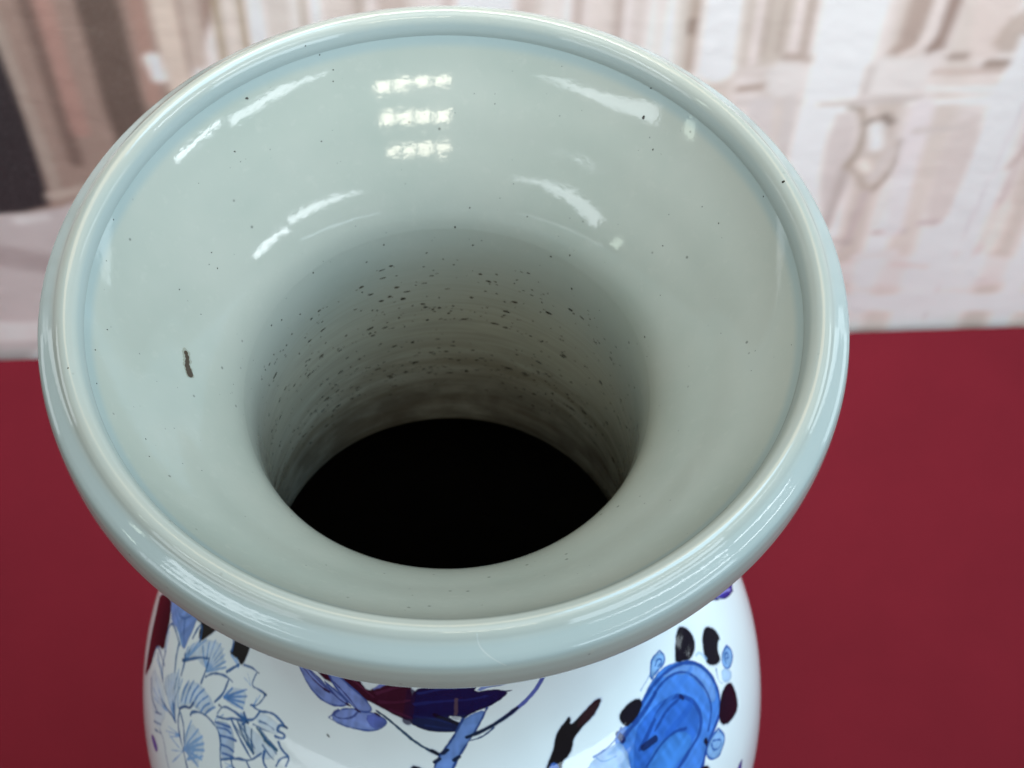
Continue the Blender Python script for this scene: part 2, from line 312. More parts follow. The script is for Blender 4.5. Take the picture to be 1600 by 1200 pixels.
# ------------------------------------------------------------------ printed backdrop
PAINT = [
    ('P',[(-94.81,223.6),(-90.14,205.2),(-85.42,204.5),(-83.66,206.1),(-81.3,209.3),(-79.4,211.4),(-82.57,218.5),(-82.09,223.4),(-80.5,227.8),(-81.58,243.5),(-84.13,234.8),(-88.24,228.0),(-91.77,224.0)],0,(44,18,28),1.0),  # near-black leaf, some of the table's red reflection painted in
    ('P',[(-90.27,205.0),(-85.94,194.0),(-81.18,184.2),(-79.74,183.4),(-77.44,187.6),(-76.29,191.5),(-74.79,195.2),(-76.77,196.8),(-80.89,198.3),(-83.87,203.4),(-87.26,204.6)],0,(118,152,218),1.0),
    ('L',[(-86.58,197.3),(-84.78,198.3),(-81.88,194.0),(-80.98,188.0),(-81.86,185.5)],(0.55,0.55),(80,115,185),1.0),
    ('L',[(-81.38,192.6),(-78.93,194.0),(-76.07,194.5)],(0.48,0.48),(64,100,172),1.0),
    ('L',[(-88.9,202.3),(-85.51,200.5),(-81.63,196.9),(-77.61,195.9)],(0.4,0.4),(84,120,190),1.0),
    ('P',[(-80.7,183.3),(-72.82,171.3),(-73.28,178.0),(-73.39,184.3),(-75.35,184.8),(-77.25,181.9),(-79.41,185.0)],0,(34,31,30),1.0),
    ('P',[(-68.78,165.0),(-63.1,158.7),(-61.72,159.4),(-61.0,162.8),(-60.37,166.3),(-60.44,168.6),(-62.81,168.8),(-65.49,171.6),(-65.94,168.0)],0,(28,26,28),1.0),
    ('L',[(-66.02,161.6),(-64.56,161.1),(-63.48,159.4)],(0.35,0.35),(120,150,190),1.0),
    ('P',[(-73.72,197.8),(-75.28,191.9),(-73.11,181.1),(-69.14,173.4),(-63.9,175.5),(-66.12,184.9),(-71.72,189.3)],0,(176,206,238),0.55),
    ('P',[(-66.12,209.5),(-68.52,202.4),(-67.21,193.1),(-61.82,188.5),(-58.22,188.8),(-59.53,195.6),(-64.22,200.7)],0,(176,206,238),0.6),
    ('P',[(-58.48,183.8),(-59.13,178.7),(-55.01,171.7),(-52.83,175.5),(-52.84,178.9)],0,(176,206,238),0.5),
    ('P',[(-74.72,215.9),(-72.45,201.5),(-68.87,203.4),(-65.16,214.9),(-69.13,215.8)],0,(176,206,238),0.45),
    ('P',[(-59.39,217.0),(-61.85,204.6),(-56.97,201.9),(-54.64,205.9),(-54.57,215.5)],0,(176,206,238),0.5),
    ('P',[(-52.24,183.3),(-47.96,179.6),(-39.85,178.2),(-39.51,183.2),(-44.15,186.9)],0,(176,206,238),0.45),
    ('P',[(-49.67,175.2),(-45.97,170.4),(-41.4,170.3),(-41.81,174.5),(-46.5,176.6)],0,(176,206,238),0.4),
    ('P',[(-80.63,228.4),(-74.44,216.2),(-67.94,218.8),(-68.05,234.9),(-74.19,234.4)],0,(176,206,238),0.3),
    ('L',[(-66.12,185.1),(-68.75,181.4),(-70.99,176.4)],(0.79,0.53),(128,172,224),0.92),
    ('L',[(-66.12,185.1),(-67.85,180.3),(-69.19,174.3)],(0.79,0.53),(128,172,224),0.92),
    ('L',[(-66.12,185.1),(-67.01,179.8),(-67.53,173.5)],(0.79,0.53),(128,172,224),0.92),
    ('L',[(-66.12,185.1),(-66.29,179.9),(-66.13,174.0)],(0.79,0.53),(128,172,224),0.92),
    ('L',[(-66.12,185.1),(-65.47,180.2),(-64.59,174.9)],(0.79,0.53),(128,172,224),0.92),
    ('L',[(-66.12,185.1),(-64.83,180.5),(-63.4,175.8)],(0.79,0.53),(128,172,224),0.92),
    ('L',[(-72.84,195.0),(-73.95,194.1),(-74.85,192.4)],(0.95,0.63),(128,172,224),0.92),
    ('L',[(-72.84,195.0),(-73.75,192.1),(-74.44,188.3)],(0.95,0.63),(128,172,224),0.92),
    ('L',[(-72.84,195.0),(-73.34,190.2),(-73.65,184.7)],(0.95,0.63),(128,172,224),0.92),
    ('L',[(-72.84,195.0),(-72.95,188.4),(-72.93,181.4)],(0.95,0.63),(128,172,224),0.92),
    ('L',[(-66.6,185.1),(-69.54,184.8),(-72.15,183.6)],(1.19,0.79),(128,172,224),0.92),
    ('L',[(-66.6,185.1),(-69.29,183.0),(-71.64,179.9)],(1.19,0.79),(128,172,224),0.92),
    ('L',[(-58.22,182.5),(-58.31,180.0),(-58.2,177.2)],(1.03,0.69),(88,138,204),0.92),
    ('L',[(-58.22,182.5),(-56.69,177.2),(-54.91,171.8)],(1.03,0.69),(88,138,204),0.92),
    ('L',[(-58.22,182.5),(-56.06,177.8),(-53.77,173.3)],(1.03,0.69),(88,138,204),0.92),
    ('L',[(-58.22,182.5),(-55.75,179.0),(-53.32,175.9)],(1.03,0.69),(88,138,204),0.92),
    ('L',[(-58.22,182.5),(-55.36,179.9),(-52.7,178.0)],(1.03,0.69),(88,138,204),0.92),
    ('L',[(-65.22,214.7),(-69.94,215.1),(-74.05,213.5)],(0.63,0.42),(128,172,224),0.92),
    ('L',[(-65.22,214.7),(-69.81,213.6),(-73.75,210.3)],(0.63,0.42),(128,172,224),0.92),
    ('L',[(-65.22,214.7),(-69.56,212.2),(-73.26,207.4)],(0.63,0.42),(128,172,224),0.92),
    ('L',[(-65.22,214.7),(-69.5,210.7),(-73.16,204.4)],(0.63,0.42),(128,172,224),0.92),
    ('L',[(-65.22,214.7),(-69.11,209.2),(-72.42,201.5)],(0.63,0.42),(128,172,224),0.92),
    ('L',[(-66.36,209.2),(-68.76,206.5),(-70.69,202.3)],(0.63,0.42),(128,172,224),0.92),
    ('L',[(-66.36,209.2),(-68.34,205.8),(-69.89,200.9)],(0.63,0.42),(128,172,224),0.92),
    ('L',[(-59.39,217.0),(-60.6,211.1),(-61.39,204.2)],(1.27,0.84),(128,172,224),0.92),
    ('L',[(-59.39,217.0),(-59.17,210.0),(-58.69,202.6)],(1.27,0.84),(128,172,224),0.92),
    ('L',[(-59.39,217.0),(-58.23,209.7),(-56.93,202.6)],(1.27,0.84),(128,172,224),0.92),
    ('L',[(-59.39,217.0),(-57.57,210.1),(-55.75,203.8)],(1.27,0.84),(128,172,224),0.92),
    ('L',[(-59.39,217.0),(-57.1,211.0),(-54.93,205.8)],(1.27,0.84),(128,172,224),0.92),
    ('L',[(-59.39,217.0),(-56.71,212.8),(-54.33,209.9)],(1.27,0.84),(128,172,224),0.92),
    ('L',[(-59.39,217.0),(-56.66,214.8),(-54.39,214.0)],(1.27,0.84),(128,172,224),0.92),
    ('L',[(-59.37,218.5),(-62.38,221.5),(-65.09,223.7)],(0.63,0.42),(128,172,224),0.92),
    ('L',[(-59.37,218.5),(-60.82,222.4),(-62.31,226.6)],(0.63,0.42),(128,172,224),0.92),
    ('L',[(-59.37,218.5),(-59.92,223.7),(-60.87,230.5)],(0.63,0.42),(128,172,224),0.92),
    ('L',[(-44.34,186.4),(-48.22,185.1),(-51.68,183.1)],(0.95,0.63),(60,100,140),0.92),
    ('L',[(-44.34,186.4),(-47.39,184.3),(-50.04,181.5)],(0.95,0.63),(60,100,140),0.92),
    ('L',[(-44.34,186.4),(-46.22,183.6),(-47.74,180.1)],(0.95,0.63),(60,100,140),0.92),
    ('L',[(-39.9,178.6),(-43.61,178.5),(-46.96,178.1)],(0.95,0.63),(50,95,120),0.92),
    ('L',[(-39.9,178.6),(-42.64,178.6),(-45.1,178.4)],(0.95,0.63),(50,95,120),0.92),
    ('L',[(-39.9,178.6),(-41.85,179.0),(-43.61,179.2)],(0.95,0.63),(50,95,120),0.92),
    ('L',[(-68.16,218.4),(-73.92,221.8),(-79.13,223.7)],(0.59,0.4),(128,172,224),0.92),
    ('L',[(-68.16,218.4),(-72.75,221.8),(-76.84,223.9)],(0.59,0.4),(128,172,224),0.92),
    ('L',[(-68.16,218.4),(-72.23,223.6),(-76.05,228.6)],(0.59,0.4),(128,172,224),0.92),
    ('L',[(-68.16,218.4),(-71.18,223.5),(-74.09,228.8)],(0.59,0.4),(128,172,224),0.92),
    ('L',[(-66.43,205.5),(-67.7,201.6),(-68.24,196.9)],(0.92,0.66),(88,138,204),0.95),
    ('L',[(-65.39,204.0),(-66.61,199.0),(-67.24,194.1)],(0.92,0.66),(88,138,204),0.95),
    ('L',[(-64.47,200.4),(-65.34,196.5),(-65.43,192.3)],(0.92,0.66),(88,138,204),0.95),
    ('L',[(-63.5,199.0),(-63.99,194.9),(-63.61,190.2)],(0.92,0.66),(88,138,204),0.95),
    ('L',[(-62.34,197.9),(-62.4,193.8),(-61.71,189.6)],(0.92,0.66),(88,138,204),0.95),
    ('L',[(-60.73,196.6),(-60.86,193.5),(-60.25,190.4)],(0.92,0.66),(88,138,204),0.95),
    ('L',[(-59.48,195.7),(-59.27,192.1),(-58.5,188.8)],(0.92,0.66),(88,138,204),0.95),
    ('P',[(-57.15,192.4),(-52.74,185.9),(-49.34,189.7),(-47.82,195.7),(-49.91,200.7),(-53.42,193.9)],0,(160,192,232),0.75),
    ('L',[(-56.26,192.3),(-54.56,190.0),(-52.47,187.4)],(0.88,0.88),(60,104,176),0.95),
    ('L',[(-55.09,192.9),(-52.92,189.3),(-51.57,188.8)],(0.88,0.88),(60,104,176),0.95),
    ('L',[(-53.36,193.7),(-51.52,190.9),(-49.45,188.8)],(0.88,0.88),(60,104,176),0.95),
    ('L',[(-51.84,195.7),(-50.3,193.7),(-48.59,192.9)],(0.88,0.88),(60,104,176),0.95),
    ('L',[(-50.67,197.9),(-49.34,196.1),(-47.93,194.7)],(0.88,0.88),(60,104,176),0.95),
    ('L',[(-76.6,196.3),(-77.89,196.2),(-79.49,197.3)],(0.66,0.44),(128,172,224),0.9),
    ('L',[(-76.6,196.3),(-78.63,196.8),(-81.0,198.7)],(0.66,0.44),(128,172,224),0.9),
    ('L',[(-74.72,215.9),(-77.03,216.9),(-79.88,219.9)],(0.66,0.44),(128,172,224),0.9),
    ('L',[(-74.72,215.9),(-76.41,215.8),(-78.53,217.3)],(0.66,0.44),(128,172,224),0.9),
    ('L',[(-74.72,215.9),(-75.85,215.0),(-77.38,215.6)],(0.66,0.44),(128,172,224),0.9),
    ('L',[(-79.3,209.8),(-80.25,208.0),(-81.57,207.7)],(0.66,0.44),(128,172,224),0.9),
    ('L',[(-79.3,209.8),(-80.52,207.0),(-82.14,205.7)],(0.66,0.44),(128,172,224),0.9),
    ('L',[(-56.54,191.5),(-56.68,189.5),(-57.09,188.1)],(0.66,0.44),(128,172,224),0.9),
    ('L',[(-56.54,191.5),(-55.96,188.9),(-55.64,186.9)],(0.66,0.44),(128,172,224),0.9),
    ('L',[(-54.68,169.4),(-55.93,169.4),(-57.48,170.0)],(0.66,0.44),(128,172,224),0.9),
    ('L',[(-54.68,169.4),(-55.98,168.2),(-57.6,167.6)],(0.66,0.44),(128,172,224),0.9),
    ('L',[(-50.88,173.1),(-51.02,171.2),(-51.43,169.9)],(0.66,0.44),(128,172,224),0.9),
    ('L',[(-50.88,173.1),(-50.79,170.5),(-50.96,168.3)],(0.66,0.44),(128,172,224),0.9),
    ('L',[(-60.93,170.2),(-62.56,170.2),(-64.5,170.9)],(0.66,0.44),(128,172,224),0.9),
    ('L',[(-60.93,170.2),(-61.73,169.5),(-62.83,169.3)],(0.66,0.44),(128,172,224),0.9),
    ('L',[(-47.43,198.4),(-48.12,198.9),(-49.08,199.9)],(0.66,0.44),(128,172,224),0.9),
    ('L',[(-47.43,198.4),(-47.7,199.3),(-48.23,200.8)],(0.66,0.44),(128,172,224),0.9),
    ('L',[(-50.74,180.2),(-51.62,180.5),(-52.75,181.3)],(0.66,0.44),(128,172,224),0.9),
    ('L',[(-50.74,180.2),(-51.41,179.7),(-52.35,179.7)],(0.66,0.44),(128,172,224),0.9),
    ('L',[(-57.39,218.1),(-56.35,213.6),(-55.63,210.3)],(0.66,0.44),(128,172,224),0.9),
    ('L',[(-57.39,218.1),(-55.73,212.5),(-54.42,208.2)],(0.66,0.44),(128,172,224),0.9),
    ('L',[(-57.39,218.1),(-56.97,213.8),(-56.88,210.5)],(0.66,0.44),(128,172,224),0.9),
    ('L',[(-62.03,215.7),(-63.91,218.2),(-66.21,222.3)],(0.66,0.44),(128,172,224),0.9),
    ('L',[(-62.03,215.7),(-63.8,219.5),(-66.03,225.2)],(0.66,0.44),(128,172,224),0.9),
    ('L',[(-62.03,215.7),(-63.02,219.3),(-64.4,224.3)],(0.66,0.44),(128,172,224),0.9),
    ('L',[(-73.24,197.5),(-71.73,191.6),(-70.15,185.9),(-68.31,182.1)],(0.97,0.75),(46,98,160),0.95),
    ('L',[(-73.92,194.9),(-72.09,197.4),(-70.89,200.8)],(0.97,0.75),(46,98,160),0.95),
    ('L',[(-68.31,182.1),(-66.73,185.4),(-65.36,190.4)],(0.97,0.75),(46,98,160),0.95),
    ('L',[(-65.54,186.8),(-64.89,182.9),(-63.19,179.4),(-60.84,176.6),(-59.23,175.7)],(0.97,0.75),(46,98,160),0.95),
    ('L',[(-60.4,177.1),(-58.98,182.0),(-59.39,187.6)],(0.97,0.75),(46,98,160),0.95),
    ('L',[(-62.29,176.1),(-61.55,171.7),(-61.16,169.6)],(0.97,0.75),(46,98,160),0.95),
    ('L',[(-59.86,167.2),(-57.38,164.0),(-55.1,162.7),(-55.31,165.4),(-54.54,169.1),(-52.27,167.2),(-49.82,165.7),(-49.66,168.9),(-50.25,172.5),(-51.56,174.2)],(0.97,0.75),(46,98,160),0.95),
    ('L',[(-51.34,173.7),(-48.54,172.6),(-46.41,169.5),(-43.93,168.4),(-40.55,168.9),(-42.31,170.0),(-42.28,172.8),(-39.9,171.4),(-39.61,173.2),(-41.8,174.8)],(0.97,0.75),(46,98,160),0.95),
    ('L',[(-48.54,172.6),(-48.63,177.1),(-50.74,180.2),(-53.89,181.7),(-57.13,184.6),(-57.12,189.3)],(0.97,0.75),(46,98,160),0.95),
    ('L',[(-56.75,190.2),(-54.28,186.8),(-53.24,183.9),(-50.39,180.6)],(0.97,0.75),(46,98,160),0.95),
    ('L',[(-62.42,203.3),(-62.67,201.7),(-60.54,196.6),(-57.52,193.7),(-54.32,193.1),(-52.36,195.2),(-50.97,199.4),(-49.03,203.3)],(0.97,0.75),(46,98,160),0.95),
    ('L',[(-65.52,208.8),(-64.19,213.5),(-61.44,216.1),(-58.64,218.5),(-56.39,221.5)],(0.97,0.75),(46,98,160),0.95),
    ('L',[(-64.88,209.0),(-61.97,210.2),(-59.48,216.7)],(0.97,0.75),(46,98,160),0.95),
    ('L',[(-64.75,214.7),(-67.13,216.1),(-71.86,221.7)],(0.97,0.75),(46,98,160),0.95),
    ('L',[(-50.09,200.2),(-47.03,193.4),(-44.08,190.0),(-42.71,184.0)],(0.97,0.75),(46,98,160),0.95),
    ('L',[(-40.34,175.6),(-38.74,177.2),(-36.22,177.2),(-36.18,181.2)],(0.97,0.75),(46,98,160),0.95),
    ('L',[(-38.17,183.6),(-38.2,180.1),(-36.67,177.5)],(0.97,0.75),(46,98,160),0.95),
    ('L',[(-53.32,184.9),(-47.26,187.3),(-43.93,188.9)],(0.97,0.75),(46,98,160),0.95),
    ('L',[(-51.69,178.6),(-49.85,179.5),(-50.37,182.0)],(0.97,0.75),(46,98,160),0.95),
    ('L',[(-71.8,231.5),(-69.41,224.8)],(0.97,0.75),(46,98,160),0.95),
    ('L',[(-70.89,235.6),(-68.39,228.7)],(0.97,0.75),(46,98,160),0.95),
    ('L',[(-69.71,237.4),(-67.32,231.6)],(0.97,0.75),(46,98,160),0.95),
    ('L',[(-78.98,209.9),(-77.12,214.6),(-74.17,216.4)],(0.97,0.75),(46,98,160),0.95),
    ('L',[(-72.9,204.7),(-75.56,201.5),(-77.55,198.2)],(0.97,0.75),(46,98,160),0.95),
    ('L',[(-81.43,223.5),(-82.77,219.5),(-80.46,215.5),(-76.6,212.7)],(0.97,0.75),(46,98,160),0.95),
    ('L',[(-79.19,210.6),(-83.09,206.7),(-83.68,203.1),(-80.92,199.8),(-77.01,197.9)],(0.97,0.75),(46,98,160),0.95),
    ('L',[(-75.75,188.5),(-77.61,182.8),(-76.08,182.0),(-73.71,184.7)],(0.97,0.75),(46,98,160),0.95),
    ('L',[(-72.37,171.5),(-70.12,167.6),(-67.28,166.9),(-65.48,170.0)],(0.97,0.75),(46,98,160),0.95),
    ('L',[(-68.09,231.3),(-65.17,230.5),(-63.21,234.4),(-61.11,236.6)],(0.97,0.75),(46,98,160),0.95),
    ('L',[(-78.26,229.5),(-75.13,232.9),(-70.64,228.3)],(0.97,0.75),(46,98,160),0.95),
    ('L',[(-48.14,196.3),(-46.93,198.3),(-45.62,197.5)],(0.97,0.75),(46,98,160),0.95),
    ('L',[(-44.64,191.3),(-43.21,192.5)],(0.97,0.75),(46,98,160),0.95),
    ('L',[(-42.24,182.5),(-41.47,185.9),(-39.64,187.1)],(0.97,0.75),(46,98,160),0.95),
    ('L',[(-69.15,204.3),(-68.26,210.6),(-65.67,213.7)],(0.7,0.48),(58,104,158),0.85),
    ('L',[(-71.4,204.6),(-69.14,211.1),(-65.49,214.2)],(0.7,0.48),(58,104,158),0.85),
    ('L',[(-80.9,218.6),(-76.29,216.7),(-71.22,215.8)],(0.7,0.48),(58,104,158),0.85),
    ('L',[(-73.97,191.4),(-73.49,193.5)],(0.7,0.48),(58,104,158),0.85),
    ('L',[(-51.59,185.1),(-48.07,185.4),(-44.85,186.5)],(0.7,0.48),(58,104,158),0.85),
    ('L',[(-51.01,183.2),(-47.31,183.3),(-44.59,184.5)],(0.7,0.48),(58,104,158),0.85),
    ('L',[(-46.07,177.5),(-42.6,177.8),(-39.85,178.2)],(0.7,0.48),(58,104,158),0.85),
    ('L',[(-44.01,178.3),(-41.68,178.8),(-39.57,179.7)],(0.7,0.48),(58,104,158),0.85),
    ('L',[(-43.34,181.1),(-40.88,182.1),(-39.35,182.3)],(0.7,0.48),(58,104,158),0.85),
    ('L',[(-48.07,178.2),(-45.39,176.5),(-43.7,175.2)],(0.7,0.48),(58,104,158),0.85),
    ('L',[(-47.16,175.2),(-45.0,173.6),(-42.97,173.1)],(0.7,0.48),(58,104,158),0.85),
    ('L',[(-65.82,208.8),(-64.98,204.4),(-63.44,201.9),(-63.66,199.0)],(1.01,1.01),(38,78,138),1.0),
    ('L',[(-57.99,186.5),(-57.32,185.9)],(0.79,0.79),(44,84,130),1.0),
    ('L',[(-73.46,197.5),(-72.71,196.2)],(0.79,0.79),(44,84,130),1.0),
    ('L',[(-50.09,180.0),(-49.42,179.6)],(0.79,0.79),(44,84,130),1.0),
    ('L',[(-40.96,169.1),(-40.27,168.9)],(0.79,0.79),(44,84,130),1.0),
    ('L',[(-55.51,163.1),(-54.7,162.5)],(0.79,0.79),(44,84,130),1.0),
    ('L',[(-50.38,166.2),(-49.63,165.8)],(0.79,0.79),(44,84,130),1.0),
    ('P',[(-70.91,246.2),(-69.32,241.1),(-66.45,240.2),(-66.63,245.0),(-68.81,247.0)],0,(110,104,192),1.0),
    ('P',[(-42.37,130.2),(-34.11,122.7),(-23.71,115.0),(-23.09,126.3),(-20.34,130.3),(-17.83,126.0),(-14.8,120.9),(-11.78,117.8),(-7.82,117.2),(-7.94,124.5),(-6.57,134.1),(-6.73,140.8),(-14.53,137.4),(-19.65,135.2),(-30.56,134.9),(-34.62,136.3)],0,(58,24,44),1.0),  # dark leaf, its maroon is the table's red reflection painted in
    ('P',[(-8.08,124.6),(-5.39,120.1),(-1.99,117.7),(8.63,117.2),(10.17,118.5),(9.04,122.7),(14.42,122.4),(18.91,126.3),(17.48,129.0),(13.22,132.1),(8.36,134.6),(5.57,137.9),(2.77,135.4),(2.29,136.3),(7.37,141.9),(5.85,143.5),(0.76,144.2),(-3.87,143.8),(-8.62,141.0),(-8.35,134.7)],0,(8,24,74),1.0),
    ('L',[(-8.08,123.5),(-8.37,132.8),(-8.87,140.5)],(3.08,3.08),(36,22,54),0.8),
    ('L',[(-5.89,123.9),(-0.08,119.9),(7.63,119.3)],(1.32,0.66),(34,54,124),0.6),
    ('L',[(-6.84,130.3),(-0.12,127.0),(9.47,126.7),(14.36,125.5)],(1.76,0.88),(28,46,114),0.6),
    ('L',[(-6.78,137.1),(-2.04,137.0),(2.64,139.6)],(1.54,0.77),(22,40,100),0.6),
    ('L',[(-3.9,141.1),(-0.16,141.7),(3.55,142.4)],(1.1,0.55),(26,46,108),0.6),
    ('L',[(-30.94,127.6),(-25.27,126.7),(-18.72,132.1)],(1.32,0.66),(96,46,74),0.6),
    ('L',[(-17.77,129.5),(-12.78,123.3),(-8.81,119.5)],(1.54,0.77),(88,42,70),0.6),
    ('L',[(-16.64,133.8),(-11.71,131.3),(-8.31,128.6)],(1.54,0.77),(84,38,66),0.6),
    ('L',[(-13.57,136.4),(-10.14,137.3),(-7.72,138.3)],(1.32,0.66),(80,36,64),0.6),
    ('L',[(13.38,125.1),(16.83,125.6),(19.92,126.3)],(1.98,0.44),(8,24,74),1),
    ('L',[(3.54,142.8),(6.81,142.0),(8.45,141.6)],(1.54,0.44),(8,24,74),1),
    ('L',[(-10.29,119.1),(-8.07,117.6),(-6.74,116.2)],(1.32,0.44),(58,24,44),1),
    ('P',[(2.29,136.0),(3.86,135.3),(5.68,136.3),(5.1,137.9),(3.6,137.5)],0,(205,215,225),1.0),
    ('L',[(4.34,126.0),(4.01,134.5)],(1.32,1.32),(92,74,86),0.9),
    ('L',[(-1.57,135.1),(2.19,137.7),(6.81,141.6)],(1.54,1.54),(8,12,34),0.9),
    ('P',[(-43.43,139.2),(-39.68,137.0),(-35.79,137.2),(-32.42,139.5),(-27.88,140.6),(-25.37,142.1),(-29.55,146.5),(-34.03,147.4),(-37.93,145.7),(-40.98,142.7)],0,(128,152,218),1.0),
    ('L',[(-43.43,139.2),(-39.68,137.0),(-35.79,137.2),(-32.42,139.5),(-27.88,140.6),(-25.37,142.1),(-29.55,146.5),(-34.03,147.4),(-37.93,145.7),(-40.98,142.7),(-43.43,139.2)],(0.75,0.75),(58,86,158),1.0),
    ('P',[(-33.05,131.0),(-30.18,128.9),(-24.97,132.0),(-20.57,135.4),(-18.22,140.0),(-22.35,143.0),(-26.85,139.6),(-30.46,136.3)],0,(128,152,218),1.0),
    ('L',[(-33.05,131.0),(-30.18,128.9),(-24.97,132.0),(-20.57,135.4),(-18.22,140.0),(-22.35,143.0),(-26.85,139.6),(-30.46,136.3),(-33.05,131.0)],(0.75,0.75),(58,86,158),1.0),
    ('P',[(-33.45,137.3),(-28.6,138.4),(-24.95,142.0),(-28.32,142.0),(-31.36,139.7)],0,(128,152,218),1.0),
    ('L',[(-33.45,137.3),(-28.6,138.4),(-24.95,142.0),(-28.32,142.0),(-31.36,139.7),(-33.45,137.3)],(0.75,0.75),(58,86,158),1.0),
    ('P',[(-30.5,153.3),(-27.92,146.3),(-23.47,142.0),(-22.35,143.0),(-17.91,140.3),(-14.25,142.4),(-15.06,146.0),(-17.39,149.6),(-22.16,151.9),(-26.62,153.4)],0,(128,152,218),1.0),
    ('L',[(-30.5,153.3),(-27.92,146.3),(-23.47,142.0),(-22.35,143.0),(-17.91,140.3),(-14.25,142.4),(-15.06,146.0),(-17.39,149.6),(-22.16,151.9),(-26.62,153.4),(-30.5,153.3)],(0.75,0.75),(58,86,158),1.0),
    ('L',[(-42.25,138.4),(-37.33,140.6),(-32.96,141.4),(-31.85,140.7)],(0.66,0.66),(66,60,110),1.0),
    ('L',[(-39.63,137.4),(-34.34,139.5),(-28.36,141.5),(-25.55,142.5)],(0.57,0.57),(62,74,140),1.0),
    ('L',[(-30.59,134.4),(-26.45,137.3),(-22.94,142.0)],(0.66,0.66),(62,74,140),1.0),
    ('L',[(-28.16,146.7),(-29.64,150.7),(-27.68,151.2),(-24.07,147.7),(-22.5,143.1)],(0.75,0.75),(66,86,150),1.0),
    ('P',[(-20.74,144.1),(-17.41,140.2),(-14.35,142.5),(-15.4,146.2),(-17.9,149.2)],0,(100,120,205),1.0),
    ('P',[(-19.58,129.2),(-16.83,123.2),(-14.3,120.2),(-16.05,125.1)],0,(118,134,208),1.0),
    ('L',[(-33.28,141.2),(-31.98,141.1)],(1.1,1.1),(50,40,70),1.0),
    ('L',[(-26.25,141.9),(-25.04,142.1)],(1.1,1.1),(50,40,70),1.0),
    ('L',[(-23.32,142.5),(-22.15,142.9)],(1.1,1.1),(50,40,70),1.0),
    ('L',[(-17.65,140.5),(-16.52,141.2)],(1.1,1.1),(50,40,70),1.0),
    ('L',[(-17.46,139.1),(-14.4,141.1),(-10.39,145.6),(-5.59,151.2),(-1.93,153.9),(0.31,155.3)],(0.99,1.43),(44,76,106),1),
    ('L',[(-2.39,153.3),(0.4,155.7)],(1.54,1.54),(16,28,48),1.0),
    ('P',[(6.44,136.2),(12.48,132.8),(10.61,139.9),(7.21,149.0),(4.38,156.1),(2.48,163.5),(1.23,171.7),(-2.38,171.9),(-1.8,162.3),(-0.57,156.1),(1.65,151.1),(3.99,144.2)],0,(112,150,220),1.0),
    ('L',[(12.48,132.8),(10.61,139.9),(7.21,149.0),(4.38,156.1),(2.48,163.5),(1.23,171.7)],(0.7,0.7),(40,72,140),1.0),
    ('L',[(-2.38,171.9),(-1.8,162.3),(-0.57,156.1),(1.65,151.1),(3.99,144.2),(5.96,137.1)],(0.75,0.75),(34,64,128),1.0),
    ('L',[(0.57,154.3),(1.74,152.8)],(1.54,1.54),(18,36,70),1.0),
    ('L',[(3.43,157.3),(4.6,156.0)],(1.54,1.54),(18,36,70),1.0),
    ('L',[(-1.39,158.4),(-0.26,156.9)],(1.54,1.54),(18,36,70),1.0),
    ('P',[(10.84,115.0),(25.75,116.6),(23.59,119.3),(18.94,121.0),(14.69,120.9),(9.53,122.8),(11.52,119.1)],0,(134,156,220),1.0),
    ('L',[(25.72,118.3),(22.53,120.1),(18.93,121.1),(14.44,121.3),(11.05,117.9)],(0.66,0.66),(58,86,158),1.0),
    ('L',[(30.09,117.3),(29.5,123.2),(28.09,128.3),(24.1,134.2),(18.85,138.6),(15.81,141.0)],(2.09,1.98),(84,98,172),1),
    ('L',[(20.4,137.1),(16.81,140.4),(12.86,143.3),(6.99,146.8)],(1.87,1.76),(14,34,66),1),
    ('L',[(13.97,143.9),(10.84,147.6),(7.49,148.7)],(0.75,0.75),(36,72,124),1.0),
    ('P',[(-7.26,160.9),(-4.42,161.0),(-3.04,163.9),(-6.86,164.6)],0,(14,22,48),1.0),
    ('L',[(-29.56,160.7),(-29.07,161.0)],(0.88,0.88),(60,64,70),1.0),
    ('P',[(23.66,171.8),(25.27,168.7),(27.26,165.1),(28.65,162.5),(29.54,158.5),(31.52,155.4),(33.55,153.9),(34.53,152.7),(35.08,154.5),(34.37,156.7),(35.68,156.8),(38.39,155.4),(41.42,154.5),(43.29,154.1),(45.11,155.9),(43.15,158.3),(40.77,159.7),(37.8,160.6),(35.36,162.1),(34.09,163.2),(33.18,166.2),(31.48,168.4),(29.58,169.0),(27.84,174.6)],0,(20,16,22),1.0),
    ('P',[(38.39,155.4),(41.42,154.5),(43.29,154.1),(45.11,155.9),(43.15,158.3),(40.77,159.7),(37.08,160.2),(35.71,159.2)],0,(52,26,34),0.8),
    ('P',[(25.87,169.1),(27.32,167.3),(28.65,169.7),(27.77,174.5),(24.43,172.3)],0,(70,110,190),1.0),
    ('P',[(45.93,171.5),(49.79,173.5),(54.88,170.2),(59.52,169.0),(64.18,169.9),(68.36,174.4),(72.1,181.9),(73.52,189.9),(73.08,198.2),(71.65,204.6),(68.3,209.8),(65.25,210.1),(62.48,209.1),(60.1,212.5),(56.2,220.5),(42.51,193.1),(43.86,185.3),(43.99,179.2),(42.59,174.4)],0,(70,130,218),1.0),
    ('P',[(61.59,170.8),(67.63,175.1),(71.59,182.4),(72.88,190.5),(72.14,197.8),(70.04,203.4),(68.09,200.1),(69.38,189.0),(68.01,180.2)],0,(118,164,228),0.7),
    ('P',[(54.5,175.7),(59.79,177.9),(64.04,184.7),(65.07,193.3),(62.51,200.6),(57.02,201.8),(51.28,204.9),(43.16,190.7),(48.2,177.0)],0,(40,100,200),0.7),
    ('P',[(48.01,189.9),(51.73,187.6),(56.8,190.3),(59.92,197.5),(58.72,201.7),(54.12,201.3),(49.92,202.2),(45.87,194.9)],0,(72,142,226),0.75),
